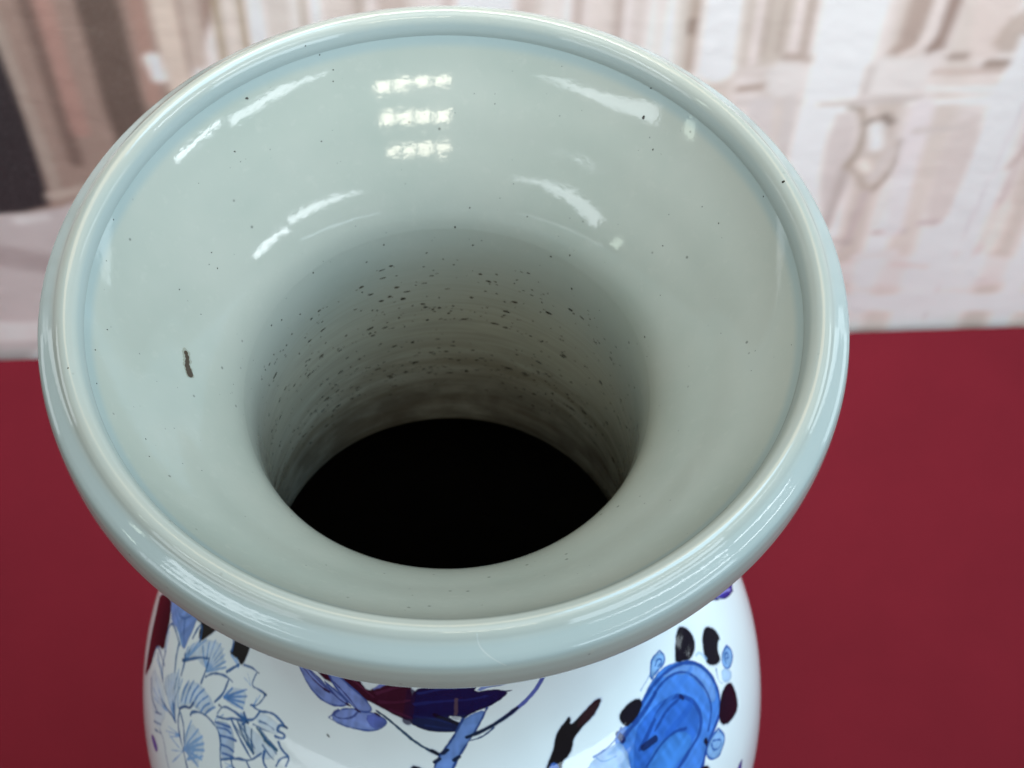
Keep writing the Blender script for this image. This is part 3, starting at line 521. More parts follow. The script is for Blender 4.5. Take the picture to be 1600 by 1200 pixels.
    ('L',[(49.79,173.5),(54.3,171.2),(60.12,170.5),(66.68,173.9),(71.93,182.1),(73.24,192.7),(71.98,202.7),(69.46,207.5)],(1.43,1.43),(26,66,146),0.88),
    ('L',[(54.65,174.2),(60.1,172.8),(65.27,175.4),(68.65,180.7),(69.66,187.5),(69.38,196.9),(67.47,202.9),(63.8,206.1)],(1.14,1.14),(26,66,146),0.88),
    ('L',[(47.68,183.6),(55.14,179.5),(58.91,179.2),(62.22,181.4),(63.87,184.9),(65.22,191.8),(64.37,199.0),(61.59,202.5),(58.12,202.4),(52.84,203.4)],(1.71,1.71),(26,66,146),0.88),
    ('L',[(53.19,183.1),(58.45,181.7),(62.82,184.2)],(1.14,1.14),(26,66,146),0.88),
    ('L',[(47.11,191.0),(52.42,188.8),(56.8,190.3),(59.53,194.6)],(1.26,1.26),(26,66,146),0.88),
    ('L',[(46.18,175.0),(51.96,174.3),(58.88,173.4)],(1.71,1.71),(26,66,146),0.88),
    ('L',[(67.85,208.5),(62.27,209.6),(57.9,214.2)],(1.43,1.43),(26,66,146),0.88),
    ('L',[(55.49,180.1),(64.53,180.7),(70.27,183.5)],(1.98,1.98),(60,120,210),0.5),
    ('L',[(55.1,188.4),(62.59,190.5),(64.32,190.5)],(2.64,2.64),(34,92,192),0.5),
    ('L',[(63.36,184.2),(63.54,185.6)],(1.76,1.76),(20,34,90),1.0),
    ('L',[(44.92,172.6),(45.19,176.1)],(2.2,2.2),(16,34,96),1.0),
    ('L',[(48.58,184.1),(52.05,185.5)],(2.64,2.64),(16,28,72),0.9),
    ('L',[(61.94,207.6),(61.85,210.6)],(1.98,1.98),(14,24,60),1.0),
    ('P',[(77.39,172.2),(78.18,176.5),(77.19,180.7),(75.18,182.5),(72.43,182.2),(70.15,178.2),(68.84,176.3),(68.73,174.4),(73.17,171.3),(75.86,170.9)],0,(22,18,32),1.0),
    ('P',[(81.99,186.2),(83.03,191.8),(82.13,196.4),(80.89,194.9),(78.81,196.0),(78.11,198.9),(76.75,198.4),(74.8,193.9),(74.34,189.9),(77.12,185.6),(80.22,184.6)],0,(22,18,32),1.0),
    ('P',[(76.09,209.0),(75.88,214.7),(74.43,220.0),(72.48,220.9),(68.05,215.7),(67.37,209.4),(70.69,205.3),(73.43,205.3)],0,(22,18,32),1.0),
    ('P',[(54.43,168.5),(54.72,170.9),(53.13,172.7),(49.79,173.5),(47.5,173.3),(46.98,169.0),(47.9,166.8),(51.27,166.5)],0,(22,18,32),1.0),
    ('P',[(57.0,213.0),(59.38,215.7),(59.73,220.2),(57.85,223.9),(56.0,218.9)],0,(22,18,32),1.0),
    ('P',[(67.46,165.6),(67.78,169.6),(65.37,170.3),(62.44,168.6),(60.0,168.9),(61.85,165.5),(64.22,163.5)],0,(136,182,232),1.0),
    ('L',[(67.46,165.6),(67.78,169.6),(65.37,170.3),(62.44,168.6),(60.0,168.9),(61.85,165.5),(64.22,163.5),(67.46,165.6)],(0.75,0.75),(46,98,176),1.0),
    ('P',[(81.9,201.7),(82.19,206.3),(80.4,208.1),(77.62,205.9),(77.14,200.9),(79.24,198.8)],0,(136,182,232),1.0),
    ('L',[(81.9,201.7),(82.19,206.3),(80.4,208.1),(77.62,205.9),(77.14,200.9),(79.24,198.8),(81.9,201.7)],(0.75,0.75),(46,98,176),1.0),
    ('P',[(66.21,211.7),(66.84,218.9),(64.83,220.4),(62.71,220.9),(60.59,216.2),(60.5,211.4),(63.05,209.5)],0,(136,182,232),1.0),
    ('L',[(66.21,211.7),(66.84,218.9),(64.83,220.4),(62.71,220.9),(60.59,216.2),(60.5,211.4),(63.05,209.5),(66.21,211.7)],(0.75,0.75),(46,98,176),1.0),
    ('L',[(63.67,167.0),(65.17,166.3),(66.31,168.1),(65.6,169.2),(64.1,168.3)],(0.66,0.66),(46,98,176),1.0),
    ('L',[(78.19,203.1),(79.45,200.8),(80.74,202.5),(80.23,204.8),(79.27,202.8)],(0.75,0.75),(46,98,176),1.0),
    ('L',[(63.57,212.1),(65.66,217.0),(64.25,218.6),(62.34,215.3),(62.78,212.1)],(0.66,0.66),(46,98,176),1.0),
    ('P',[(76.4,200.1),(78.43,208.5),(76.32,209.8),(73.96,203.9)],0,(176,206,240),1.0),
    ('L',[(75.2,197.3),(73.49,200.6),(73.96,203.9)],(0.53,0.53),(46,98,176),1.0),
    ('L',[(60.49,166.9),(57.88,167.1),(56.15,167.4)],(0.53,0.53),(90,140,205),0.8),
    ('L',[(73.9,183.8),(75.23,185.1),(75.17,189.8)],(1.32,1.32),(150,190,235),0.6),
    ('P',[(37.34,174.1),(42.59,174.4),(44.62,176.1),(44.81,182.7),(42.13,189.3),(32.29,178.2)],0,(150,188,236),0.9),  # pale patch: window reflection painted onto the shoulder
    ('L',[(37.15,173.9),(42.59,174.4),(46.41,171.7)],(0.84,0.84),(48,98,180),1.0),
    ('L',[(37.42,173.8),(38.41,177.8),(41.99,179.0)],(0.53,0.53),(90,140,205),1.0),
    ('P',[(89.26,185.5),(94.75,196.0),(98.98,209.9),(96.17,208.8),(93.27,202.1),(90.96,195.5)],0,(58,60,160),1.0),
    ('L',[(91.14,192.9),(93.93,199.1),(95.81,205.9)],(0.88,0.88),(150,150,225),1.0),
    ('L',[(89.33,188.4),(91.22,196.2),(93.6,203.1),(96.45,209.0)],(0.75,0.75),(30,34,110),1.0),
    ('P',[(65.49,245.5),(66.53,241.2),(69.17,242.8),(68.12,245.9),(67.0,251.4)],0,(76,82,166),1.0),
]
SPECKS = [
    (-139.55,180.0,0.77),
    (-156.45,178.1,0.38),
    (-155.88,174.6,0.38),
    (-149.82,157.8,0.38),
    (-132.34,168.0,0.48),
    (-154.77,183.8,0.38),
    (-152.65,188.3,0.38),
    (142.93,175.0,0.96),
    (144.01,184.3,0.48),
    (138.05,168.1,0.48),
    (116.73,166.3,0.38),
    (122.7,147.4,0.38),
    (149.87,119.7,0.48),
    (144.07,124.0,0.38),
    (140.54,111.6,0.48),
    (176.18,129.1,0.42),
    (174.72,114.9,0.48),
    (-179.73,121.8,0.58),
    (159.66,130.1,0.38),
    (112.74,192.3,0.77),
    (113.98,183.3,0.38),
    (-151.73,113.1,0.5),
    (-149.04,99.6,0.5),
    (-134.1,120.2,0.5),
    (-125.29,109.0,0.5),
    (-117.6,114.8,0.5),
    (-113.07,117.7,0.5),
    (-120.09,104.6,0.5),
    (-153.58,86.6,0.5),
    (-151.94,87.6,0.5),
    (-162.56,72.6,0.5),
    (-174.39,87.3,0.5),
    (-170.83,111.2,0.5),
    (-169.74,104.7,0.5),
    (-179.3,105.1,0.5),
    (149.8,119.6,0.5),
    (144.06,123.9,0.5),
    (140.58,111.9,0.5),
    (131.57,104.8,0.5),
    (107.73,124.8,0.5),
    (150.71,96.6,0.5),
    (150.98,90.9,0.5),
    (174.77,114.8,0.5),
    (-157.89,118.0,0.5),
    (-127.38,47.1,0.5),
    (-102.91,108.2,0.5),
    (-99.29,108.4,0.5),
    (-102.76,99.6,0.5),
    (-116.58,102.9,0.5),
    (-121.82,91.5,0.5),
    (-104.19,183.2,0.38),
    (-83.84,175.6,0.38),
    (-71.4,181.8,0.38),
    (-78.43,180.3,0.38),
    (-71.89,193.3,0.38),
    (-61.67,169.4,0.38),
    (-57.55,171.5,0.38),
    (-100.94,154.4,0.38),
    (-113.51,150.8,0.38),
    (-111.59,146.4,0.38),
]
CRACK = [(-87.19, 147.3), (-85.61, 146.4), (-84.28, 146.8), (-82.98, 146.1), (-81.92, 145.6)]
HAIRLINE = [(6.81, 195.6), (6.89, 198.7), (8.02, 201.6), (10.18, 204.9)]
PRINT = [
    ('P',[(52,526),(234,522),(154,226),(85,137),(6,141)],0,(176,150,138),1.0),
    ('P',[(52,526),(60,291),(62,156),(57,141),(5,138)],0,(72,66,70),1.0),
    ('L',[(57,324),(62,266),(66,155)],(7.1,7.1),(186,168,156),1.0),
    ('L',[(62,155),(97,163)],(8.7,8.7),(196,178,166),1.0),
    ('L',[(79,519),(79,266),(82,185)],(9.1,9.1),(140,116,106),0.9),
    ('L',[(89,518),(87,280),(89,212)],(10.5,10.5),(196,150,138),0.7),
    ('L',[(113,518),(115,274),(119,194)],(22.9,22.9),(120,102,92),0.9),
    ('L',[(136,518),(136,288),(134,238)],(8.3,8.3),(190,152,138),0.9),
    ('L',[(148,517),(149,288),(151,247)],(13.8,13.8),(222,204,190),1.0),
    ('L',[(138,271),(140,256)],(8.7,8.7),(250,244,240),0.9),
    ('L',[(164,517),(163,267)],(10.4,10.4),(206,188,176),1.0),
    ('L',[(177,517),(177,267)],(4.5,4.5),(184,166,140),1.0),
    ('L',[(189,517),(190,271)],(4.1,4.1),(186,168,142),1.0),
    ('L',[(182,517),(184,277)],(4.8,4.8),(224,212,202),1.0),
    ('P',[(5,138),(59,141),(88,155),(69,87),(21,-18),(-31,-22)],0,(206,196,196),1.0),
    ('L',[(13,102),(53,87)],(20.6,20.6),(182,166,166),0.7),
    ('L',[(39,133),(54,135)],(8.0,8.0),(224,220,220),0.8),
    ('L',[(-9,21),(32,19)],(21.8,21.8),(228,224,224),0.8),
    ('L',[(208,516),(210,261)],(13.8,13.8),(216,206,198),0.9),
    ('L',[(222,516),(223,260)],(4.8,4.8),(194,180,164),0.9),
    ('L',[(239,516),(240,259)],(13.7,13.7),(220,208,200),0.9),
    ('L',[(252,515),(253,259)],(4.8,4.8),(190,174,162),0.9),
    ('L',[(269,515),(270,258)],(17.2,17.2),(200,182,172),0.9),
    ('L',[(288,515),(289,258)],(8.2,8.2),(226,216,212),0.9),
    ('L',[(300,514),(300,257)],(8.3,8.3),(206,190,184),0.9),
    ('L',[(317,514),(317,256)],(17.2,17.2),(232,230,228),0.9),
    ('L',[(341,514),(341,256)],(9.0,9.0),(206,190,182),0.9),
    ('L',[(355,513),(355,255)],(10.4,10.4),(228,220,216),0.9),
    ('L',[(370,513),(370,254)],(6.9,6.9),(196,178,168),0.9),
    ('L',[(381,513),(380,254)],(9.0,9.0),(224,212,206),0.9),
    ('L',[(392,513),(392,254)],(4.8,4.8),(190,170,160),0.9),
    ('L',[(403,512),(403,253)],(8.3,8.3),(216,204,198),0.9),
    ('L',[(416,512),(415,253)],(5.6,5.6),(224,214,210),0.9),
    ('L',[(424,508),(429,256)],(7.7,7.7),(214,206,198),1.0),
    ('L',[(433,508),(434,253)],(6.3,6.3),(190,172,158),1.0),
    ('L',[(433,291),(433,283)],(2.9,2.9),(140,116,104),0.9),
    ('L',[(448,508),(451,253)],(20.3,20.3),(236,235,232),1.0),
    ('P',[(459,507),(494,507),(492,261),(466,250),(461,260)],0,(208,196,186),1.0),
    ('L',[(467,507),(470,257)],(4.9,4.9),(230,218,216),1.0),
    ('L',[(473,507),(475,264)],(2.8,2.8),(196,180,170),1.0),
    ('L',[(490,507),(492,263)],(3.5,3.5),(228,216,214),1.0),
    ('L',[(496,507),(498,263)],(4.2,4.2),(186,168,156),1.0),
    ('L',[(482,507),(484,266)],(2.8,2.8),(194,178,168),1.0),
    ('L',[(464,249),(477,247)],(3.7,3.7),(214,202,196),1.0),
    ('L',[(466,236),(479,238)],(5.2,5.2),(186,166,154),1.0),
    ('L',[(489,261),(506,258)],(5.9,5.9),(190,172,162),1.0),
    ('P',[(479,258),(503,255),(503,229),(481,227)],0,(222,216,214),1.0),
    ('L',[(466,225),(502,224)],(4.5,4.5),(208,198,194),1.0),
    ('L',[(480,222),(482,188)],(15.0,15.0),(214,206,206),0.8),
    ('L',[(496,226),(498,182)],(9.8,9.8),(206,198,196),0.8),
    ('P',[(504,506),(545,506),(538,264),(534,232),(534,181),(525,107),(501,171),(505,226)],0,(236,235,232),1.0),
    ('P',[(552,506),(568,505),(566,267),(545,259),(553,275)],0,(190,170,160),1.0),
    ('P',[(571,505),(584,505),(581,267),(565,259),(573,281)],0,(174,152,142),1.0),
    ('L',[(569,505),(569,289),(565,268),(556,260)],(3.6,3.6),(228,216,212),1.0),
    ('P',[(585,505),(612,504),(615,256),(586,256)],0,(222,208,202),1.0),
    ('P',[(620,296),(609,285),(603,262),(630,256)],0,(196,178,166),0.8),
    ('P',[(534,258),(573,258),(573,227),(536,227)],0,(224,218,216),1.0),
    ('L',[(539,250),(538,230)],(3.7,3.7),(206,196,192),1.0),
    ('L',[(584,258),(590,258)],(4.5,4.5),(176,156,146),1.0),
    ('L',[(576,246),(614,245)],(3.4,3.4),(206,186,176),1.0),
    ('L',[(575,240),(614,237)],(3.0,3.0),(226,214,208),1.0),
    ('L',[(575,233),(616,229)],(5.3,5.3),(234,228,226),1.0),
    ('L',[(567,222),(618,220)],(3.8,3.8),(240,238,235),1.0),
    ('L',[(606,251),(619,251)],(6.1,6.1),(176,156,144),1.0),
    ('L',[(515,222),(571,225)],(5.3,5.3),(204,194,190),1.0),
    ('P',[(519,213),(538,217),(540,175),(536,106),(528,113)],0,(212,202,200),1.0),
    ('L',[(538,164),(534,106)],(6.3,6.3),(196,184,180),1.0),
    ('L',[(532,219),(538,217)],(3.4,3.4),(172,158,146),1.0),
    ('L',[(539,216),(544,199),(543,180),(539,169)],(5.0,5.0),(182,166,152),1.0),
    ('L',[(554,210),(557,206)],(6.2,6.2),(160,144,134),1.0),
    ('L',[(544,205),(547,208)],(3.8,3.8),(164,150,140),1.0),
    ('L',[(568,187),(568,163),(558,145)],(4.3,4.3),(182,166,154),1.0),
    ('L',[(540,168),(549,155),(553,146)],(3.5,3.5),(192,176,164),1.0),
    ('L',[(550,201),(553,185)],(9.3,9.3),(232,230,230),1.0),
    ('L',[(548,170),(551,165)],(6.3,6.3),(236,222,214),1.0),
    ('L',[(562,179),(556,155)],(6.3,6.3),(214,204,200),1.0),
    ('L',[(554,141),(550,93)],(6.0,6.0),(202,186,184),1.0),
    ('L',[(538,96),(552,93)],(4.1,4.1),(194,180,176),1.0),
    ('L',[(571,162),(566,111)],(6.4,6.4),(226,218,216),1.0),
    ('L',[(568,102),(585,102)],(4.5,4.5),(200,184,182),1.0),
    ('L',[(575,218),(575,162),(578,104)],(13.1,13.1),(226,218,220),1.0),
    ('P',[(593,199),(616,211),(617,120),(597,97)],0,(212,200,196),0.8),
    ('L',[(575,197),(604,198)],(3.1,3.1),(210,200,196),1.0),
    ('P',[(621,291),(639,221),(632,120),(620,12),(611,-5),(611,75),(617,217)],0,(234,232,234),1.0),
    ('L',[(635,216),(628,114),(618,2)],(2.0,2.0),(206,204,208),1.0),  # crease of the cloth, its shade painted as a grey line
    ('L',[(645,197),(642,101),(639,74)],(4.0,4.0),(206,190,188),1.0),
    ('P',[(635,108),(651,136),(654,76),(640,70)],0,(234,220,214),0.8),
    ('L',[(647,176),(640,159)],(3.6,3.6),(196,178,172),1.0),
    ('L',[(641,80),(629,48),(627,74)],(4.3,4.3),(220,208,208),1.0),
    ('P',[(541,78),(676,72),(686,36),(550,43)],0,(238,224,226),0.6),
    ('L',[(586,67),(608,62)],(5.5,5.5),(218,205,202),0.8),
    ('L',[(553,26),(692,18)],(18.2,18.2),(246,242,244),0.8),
    ('L',[(550,43),(640,33)],(3.8,3.8),(226,216,216),0.7),
    ('L',[(595,109),(606,109)],(4.1,4.1),(206,190,190),1.0),
    ('L',[(560,77),(583,79)],(7.5,7.5),(228,218,218),1.0),
]

gx = np.arange(-520., 1221., 2.6); gz = np.arange(-60., 640., 2.6)
rng = np.random.default_rng(7)
img = np.empty((len(gz), len(gx), 3)); img[:] = lin((236, 227, 226))
paint(img, gx, gz, [('P', [(400, 150), (700, 150), (1250, 700), (400, 700)], 0, (218, 208, 204), .6)], lambda y: 1., 30)
# the printed colonnade goes on outside the view: soft columns at the same rhythm
for k, x in enumerate(np.r_[np.arange(-500, -40, 62), np.arange(720, 1220, 62)]):
    paint(img, gx, gz, [('L', [(x, -60), (x, 640)], (30, 30), [(200, 186, 178), (232, 230, 228), (206, 192, 186), (226, 214, 210)][k % 4], .8)], lambda y: 1., 6)
for k, x in enumerate(np.arange(-20, 700, 34)):
    paint(img, gx, gz, [('L', [(x-6, -20), (x, 640)], (18, 18), [(214, 202, 194), (236, 232, 229), (206, 192, 182)][k % 3], .8)], lambda y: 1., 6)
paint(img, gx, gz, PRINT, lambda y: 1., 3.8, smooth_noise((len(gz), len(gx)), (14, 14), rng), .9)
n1 = smooth_noise((len(gz), len(gx)), (26, 16), rng); n2 = smooth_noise((len(gz), len(gx)), (9, 6), rng)
img *= (1.02+.10*n1+.05*n2)[..., None]; img = img.mean(2, keepdims=True)*.25+img*.75; img = np.minimum(1.06*(img/.72)**1.24*.725*np.array((1.0, .99, .97)), .9)
XX, ZZ = np.meshgrid(gx, gz)
fold = 2.2*np.sin((XX*.8+ZZ*.62)/95.)+1.2*np.sin((XX-ZZ*.5)/47.+1)
fold = fold - 3.5*np.exp(-((XX-(372+.34*ZZ))/9.)**2)*np.clip(ZZ/80., 0, 1)*.0
fold = fold*np.clip((ZZ+70)/150., .15, 1)
B0 = EDGE_A+en*6.0
V = np.stack([XX, -fold*0+0*XX, ZZ], -1)
V = np.stack([B0[0]+eu[0]*XX+en[0]*fold, B0[1]+eu[1]*XX+en[1]*fold, ZZ], -1)*MM
me = grid_mesh('backdrop', V, False, img)
M_BACK, nt, b = material('printed_backdrop')
at = node(nt, 'ShaderNodeVertexColor', layer_name='paint'); v = coords(nt)
c = mix(nt, at.outputs[0], (.92, .90, .90), ramp(nt, noise(nt, v, 700, 2, .7), [(.5, (0, 0, 0)), (.9, (.10, .10, .10))]))
nt.links.new(c, b.inputs['Base Color']); b.inputs['Roughness'].default_value = .55; b.inputs['Specular IOR Level'].default_value = .3
bump(nt, b, noise(nt, v, 60, 3), .3, .0015)
back = obj('backdrop', me, M_BACK)
tag(back, 'pale pink and beige cloth backdrop printed with columns and drapery behind the table', 'backdrop')

# ------------------------------------------------------------------ the vase
vase = bpy.data.objects.new('vase', None); COL.objects.link(vase)
tag(vase, 'blue and white porcelain vase with flared celadon mouth on the red table', 'vase')

M_CEL, nt, b, c, v = celadon('celadon_glaze', (.430, .460, .412), (.368, .414, .368), (.49, .512, .46))
M_LIP, nt, b, c, v = celadon('lip_glaze', (.445, .495, .465), (.405, .465, .437), (.49, .50, .445))
def band(nt, v, z0, z1, soft, rmin=None):
    """1 inside a height band given in mm below the lip"""
    sx = node(nt, 'ShaderNodeSeparateXYZ'); nt.links.new(v, sx.inputs[0]); r = None
    for a_, b_ in ((z0-soft, z0), (z1+soft, z1)):
        q = node(nt, 'ShaderNodeMapRange', interpolation_type='SMOOTHSTEP'); q.inputs['From Min'].default_value = (H+a_)*MM; q.inputs['From Max'].default_value = (H+b_)*MM
        nt.links.new(sx.outputs[2], q.inputs['Value'])
        if r is None: r = q.outputs[0]
        else:
            mu = node(nt, 'ShaderNodeMath', operation='MULTIPLY'); nt.links.new(r, mu.inputs[0]); nt.links.new(q.outputs[0], mu.inputs[1]); r = mu.outputs[0]
    return r
def scaled(nt, x, k):
    mu = node(nt, 'ShaderNodeMath', operation='MULTIPLY'); nt.links.new(x, mu.inputs[0]); mu.inputs[1].default_value = k; return mu.outputs[0]
# glaze lies thicker and bluer in the groove inside the lip and in the hollow outside it
nt_c = M_CEL.node_tree; b_c = nt_c.nodes['Principled BSDF']; v_c = coords(nt_c)
base_c = b_c.inputs['Base Color'].links[0].from_socket
nt_c.links.new(mix(nt_c, base_c, (.29, .385, .40), scaled(nt_c, band(nt_c, v_c, -8.2, -5.0, 2.6), .65)), b_c.inputs['Base Color'])
# the neck below: horizontal throwing streaks and brown grime, with the depth's shade painted in
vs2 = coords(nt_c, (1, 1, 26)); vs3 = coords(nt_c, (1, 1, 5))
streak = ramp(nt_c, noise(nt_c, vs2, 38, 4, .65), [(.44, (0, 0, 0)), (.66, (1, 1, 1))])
stain_shade = ramp(nt_c, noise(nt_c, vs3, 26, 4, .6), [(.40, (0, 0, 0)), (.62, (1, 1, 1))])
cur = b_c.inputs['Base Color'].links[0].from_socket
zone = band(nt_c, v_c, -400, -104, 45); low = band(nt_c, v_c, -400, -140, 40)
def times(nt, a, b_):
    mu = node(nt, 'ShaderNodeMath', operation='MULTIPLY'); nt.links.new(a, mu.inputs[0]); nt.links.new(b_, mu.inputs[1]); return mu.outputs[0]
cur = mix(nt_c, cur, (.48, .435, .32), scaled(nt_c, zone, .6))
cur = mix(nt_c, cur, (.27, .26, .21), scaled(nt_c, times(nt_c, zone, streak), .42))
cur = mix(nt_c, cur, (.20, .165, .11), scaled(nt_c, times(nt_c, low, stain_shade), .75))  # brown staining that also paints shade low in the neck
cur = mix(nt_c, cur, (.12, .098, .07), scaled(nt_c, times(nt_c, band(nt_c, v_c, -400, -154, 30), ramp(nt_c, noise(nt_c, v_c, 55, 4, .6), [(.25, (.3, .3, .3)), (.6, (1, 1, 1))])), .85))  # fade into shade at the neck's bottom, painted as dark brown
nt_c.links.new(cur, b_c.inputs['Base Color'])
c = mix(nt, c, (.345, .43, .445), scaled(nt, band(nt, v, -7.0, -4.0, 2.5), .4))
# thin worn glaze on the crest of the lip shows the cream clay under it
sx = node(nt, 'ShaderNodeSeparateXYZ'); nt.links.new(v, sx.inputs[0])
crest = ramp(nt, sx.outputs[2], [(.0, (0, 0, 0)), (1, (1, 1, 1))])
mr = node(nt, 'ShaderNodeMapRange'); mr.inputs['From Min'].default_value = (H-3.5)*MM; mr.inputs['From Max'].default_value = (H-.4)*MM
nt.links.new(sx.outputs[2], mr.inputs['Value'])
c2 = mix(nt, c, (.455, .478, .425), mr.outputs[0])
nf = noise(nt, v, 45, 3)
c3 = mix(nt, c, c2, ramp(nt, nf, [(.25, (.45, .45, .45)), (.7, (1, 1, 1))]))
nt.links.new(c3, b.inputs['Base Color'])

PH = np.linspace(0, 360, 600, endpoint=False)
rng = np.random.default_rng(3)
inner = np.vstack([resample(NECK_IN, .7), resample(BOWL, .45)[1:]])
IS = np.r_[0, np.cumsum(np.hypot(*np.diff(inner, axis=0).T))]
# throwing rings left by the potter's fingers in the neck
deep = np.clip((-75-inner[:, 1])/30., 0, 1)
rn = np.convolve(rng.normal(0, 1, len(IS)+8), np.hanning(9)/4, 'valid')
rings = deep*.022*rn[:len(IS)]
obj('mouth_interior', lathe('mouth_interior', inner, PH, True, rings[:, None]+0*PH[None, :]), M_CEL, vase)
obj('lip', lathe('lip', resample(LIP, .3), PH), M_LIP, vase)

# inside wall of the body: clay, the cavity's shade put into its near-black colour
M_SHADED_CLAY, nt, b = material('shaded_clay'); v = coords(nt)
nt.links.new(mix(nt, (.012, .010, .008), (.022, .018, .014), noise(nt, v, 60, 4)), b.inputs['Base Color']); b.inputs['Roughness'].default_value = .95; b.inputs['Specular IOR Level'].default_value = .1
cav = hermite([(66.2, -175.2), (73, -179.5), (84, -193), (98, -208), (112, -236), (118, -282), (116, -322), (110, -376), (100, -430), (88, -480), (78, -520), (70, -545), (40, -556), (.5, -558)], 6)
obj('body_interior', lathe('body_interior', cav, np.linspace(0, 360, 180, endpoint=False)), M_SHADED_CLAY, vase)

# outside: neck, shoulder, body and foot, with the underglaze painting
out = resample(OUTER, .1); OS = np.r_[0, np.cumsum(np.hypot(*np.diff(out, axis=0).T))]
S_ROWS = np.r_[np.arange(0, 108, 2.0), np.arange(108, 262, .33), np.arange(262, 400, 1.0), np.arange(400, OS[-1], 2.5), OS[-1]]
rows = np.stack([np.interp(S_ROWS, OS, out[:, 0]), np.interp(S_ROWS, OS, out[:, 1])], 1)
PHB = np.r_[np.arange(-180, -104, 1.0), np.arange(-104, 106, .18), np.arange(106, 180, 1.0)]
img = np.empty((len(S_ROWS), len(PHB), 3)); img[:] = lin((236, 248, 252))
shape = img.shape[:2]
nz = smooth_noise(shape, (40, 40), rng)
img *= (.97+.05*nz)[..., None]
wob = smooth_noise(shape, (5, 5), rng)*.45+smooth_noise(shape, (16, 14), rng)*.55
tint = .72+.60*(.45*smooth_noise(shape, (24, 6), rng)+.30*smooth_noise(shape, (5, 16), rng)+.25*smooth_noise(shape, (34, 34), rng))
scale = lambda s: math.radians(np.interp(s, OS, out[:, 0]))
front = img.copy()
for sh in (180., -180.): paint(img, PHB, S_ROWS, PAINT, scale, .30, None, 0., None, sh)      # the far side carries the same sprays
keep = (np.abs(PHB) < 105); img[:, keep] = front[:, keep]
paint(img, PHB, S_ROWS, PAINT, scale, .26, wob, .30, tint)
# the sprays go on down the belly
below = img.copy()
paint(below, PHB, S_ROWS, [(k_, [(p_+14, s_+112) for p_, s_ in q_], w_, c_, a_) for k_, q_, w_, c_, a_ in PAINT], scale, .45, None, 0., None)
edge = np.interp(PHB, [-105, -75, -65, -53, -44, -25, 0, 29, 48, 57, 67, 75, 105], [275, 272, 252, 214, 196, 174, 165, 175, 196, 214, 248, 272, 275]); m_ = (S_ROWS[:, None] > edge[None, :]+3) & (np.abs(PHB) < 105)[None, :]
img[m_] = below[m_]
M_POR, nt, b = material('painted_porcelain')
v = glaze_ripple(nt, b, .8)
at = node(nt, 'ShaderNodeVertexColor', layer_name='paint')
nt.links.new(at.outputs[0], b.inputs['Base Color']); b.inputs['Roughness'].default_value = .05; b.inputs['IOR'].default_value = 1.5
k = int(np.argmin(np.abs(rows[:, 1]+170)))                 # the neck runs into the shoulder here
obj('neck', lathe('neck', rows[:k+1], PHB, True, None, img[:k+1]), M_POR, vase)
obj('body', lathe('body', rows[k:], PHB, True, None, img[k:]), M_POR, vase)
# foot ring closing the base
M_FOOT, nt, b = material('foot_clay'); v = coords(nt)
nt.links.new(mix(nt, (.42, .33, .24), (.52, .42, .32), noise(nt, v, 80, 4)), b.inputs['Base Color']); b.inputs['Roughness'].default_value = .9
obj('foot', lathe('foot', np.array([(88, -600), (80, -600), (79, -594), (76, -590), (.5, -589.5)], float), np.linspace(0, 360, 120, endpoint=False)), M_FOOT, vase)

# iron specks fired into the glaze of the mouth and neck
full = np.vstack([inner, resample(LIP, .3)[1:]])
FS = np.r_[0, np.cumsum(np.hypot(*np.diff(full, axis=0).T))]
def on_inner(phi, s, lift=.035):
    r, z = np.interp(s, FS, full[:, 0]), np.interp(s, FS, full[:, 1])
    r1, z1 = np.interp(s+.3, FS, full[:, 0]), np.interp(s+.3, FS, full[:, 1]); t = np.array([r1-r, z1-z]); t /= np.hypot(*t)
    nr, nz_ = -t[1], t[0]
    if s < IS[-1]: r, z = r+nr*lift, z+nz_*lift
    else: r, z = r+nr*lift, z+nz_*lift
    r += float(out_of_round(phi))
    a = math.radians(phi)
    return (r*math.sin(a)*MM, -r*math.cos(a)*MM, (z+H)*MM), r
specks = [(p, s, r*.62, r*.62, (.025, .02, .016)) for p, s, r in SPECKS]
S_NECK = lambda z: float(np.interp(z, inner[:, 1], IS))
row_z = np.concatenate([[z_]*n for z_, n in zip(-66-92*np.sort(rng.beta(1.7, 1.5, 62)), rng.integers(4, 28, 62))])
for z in row_z:                                          # pits dragged along the throwing rings of the neck
    z = z+rng.normal(0, .8); phi = 180+rng.normal(0, 78); e = rng.random(); big = .22+.52*e**3
    c = np.array((.050, .040, .028))*(0.35+1.3*rng.random())
    specks.append((phi, S_NECK(z), big*(1+1.3*rng.random()**2), big*(.45+.4*rng.random()), tuple(c)))
for k in range(150):                                     # scattered faint ones on the flare
    specks.append((rng.uniform(0, 360), rng.uniform(S_NECK(-70), IS[-1]-2), *(2*[.10+.13*rng.random()]), tuple(np.array((.16, .18, .17))*(.5+rng.random()))))
vs_, fs_, cs_ = [], [], []
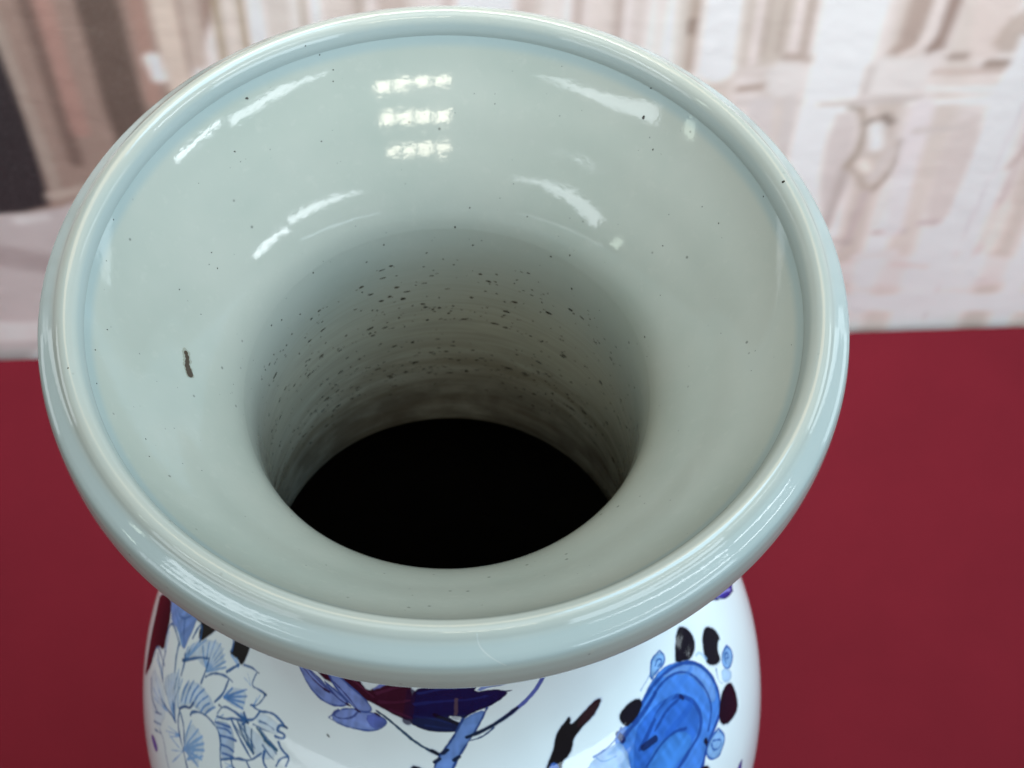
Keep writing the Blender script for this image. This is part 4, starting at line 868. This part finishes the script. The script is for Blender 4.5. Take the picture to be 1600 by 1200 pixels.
for phi, s, ra, rs, c in specks:
    n0 = len(vs_); ph0 = rng.uniform(0, 6.28)
    for j in range(9):
        a = 2*math.pi*j/9; q = 1+.22*math.sin(2*a+ph0)+.12*math.sin(3*a+2*ph0)
        _, r = on_inner(phi, s)
        co, _ = on_inner(phi+math.degrees(ra*q*math.cos(a)/r), s+rs*q*math.sin(a))
        vs_.append(co); cs_.append((*c, 1))
    fs_.append(list(range(n0, n0+9)))
# the brown crawl mark on the flare, a paler stain round it
cp = chaikin(CRACK, 2)
for i in range(0, len(cp), 2):
    phi, s = cp[i]; n0 = len(vs_)
    for j in range(11):
        a = 2*math.pi*j/11; _, r = on_inner(phi, s); q = 1.5+.3*math.sin(3*a+i)
        co, _ = on_inner(phi+math.degrees(q*math.cos(a)/r), s+q*math.sin(a), .018+.0006*i)
        vs_.append(co); cs_.append((.30, .315, .26, 1))
    fs_.append(list(range(n0, n0+11)))
for i in range(len(cp)):
    phi, s = cp[i]; n0 = len(vs_); w = (.72+.62*(i/len(cp))**1.5)*(.85+.25*math.sin(i*1.9))
    for j in range(9):
        a = 2*math.pi*j/9; _, r = on_inner(phi, s)
        co, _ = on_inner(phi+math.degrees(w*1.1*math.cos(a)/r), s+w*math.sin(a), .036+.002*i)
        vs_.append(co); cs_.append((.055, .032, .016, 1))
    fs_.append(list(range(n0, n0+9)))
# pale hairline in the glaze of the lip
hp = chaikin(HAIRLINE, 2); hp = np.stack([np.interp(np.linspace(0, 1, 60), np.linspace(0, 1, len(hp)), hp[:, k]) for k in (0, 1)], 1)
for i, (phi, s) in enumerate(hp):
    n0 = len(vs_)
    for j in range(6):
        a = 2*math.pi*j/6; _, r = on_inner(phi, s); q = .13
        co, _ = on_inner(phi+math.degrees(1.6*q*math.cos(a)/r), s+1.6*q*math.sin(a), .02+.0004*i)
        vs_.append(co); cs_.append((.485, .535, .51, 1))
    fs_.append(list(range(n0, n0+6)))
me = bpy.data.meshes.new('iron_specks'); me.from_pydata(vs_, [], fs_)
at_ = me.color_attributes.new('paint', 'FLOAT_COLOR', 'POINT'); at_.data.foreach_set('color', np.array(cs_, np.float32).ravel())
M_SPK, nt, b = material('iron_speck')
at = node(nt, 'ShaderNodeVertexColor', layer_name='paint'); nt.links.new(at.outputs[0], b.inputs['Base Color']); b.inputs['Roughness'].default_value = .25
o = obj('iron_specks', me, M_SPK, vase); o['kind'] = 'stuff'
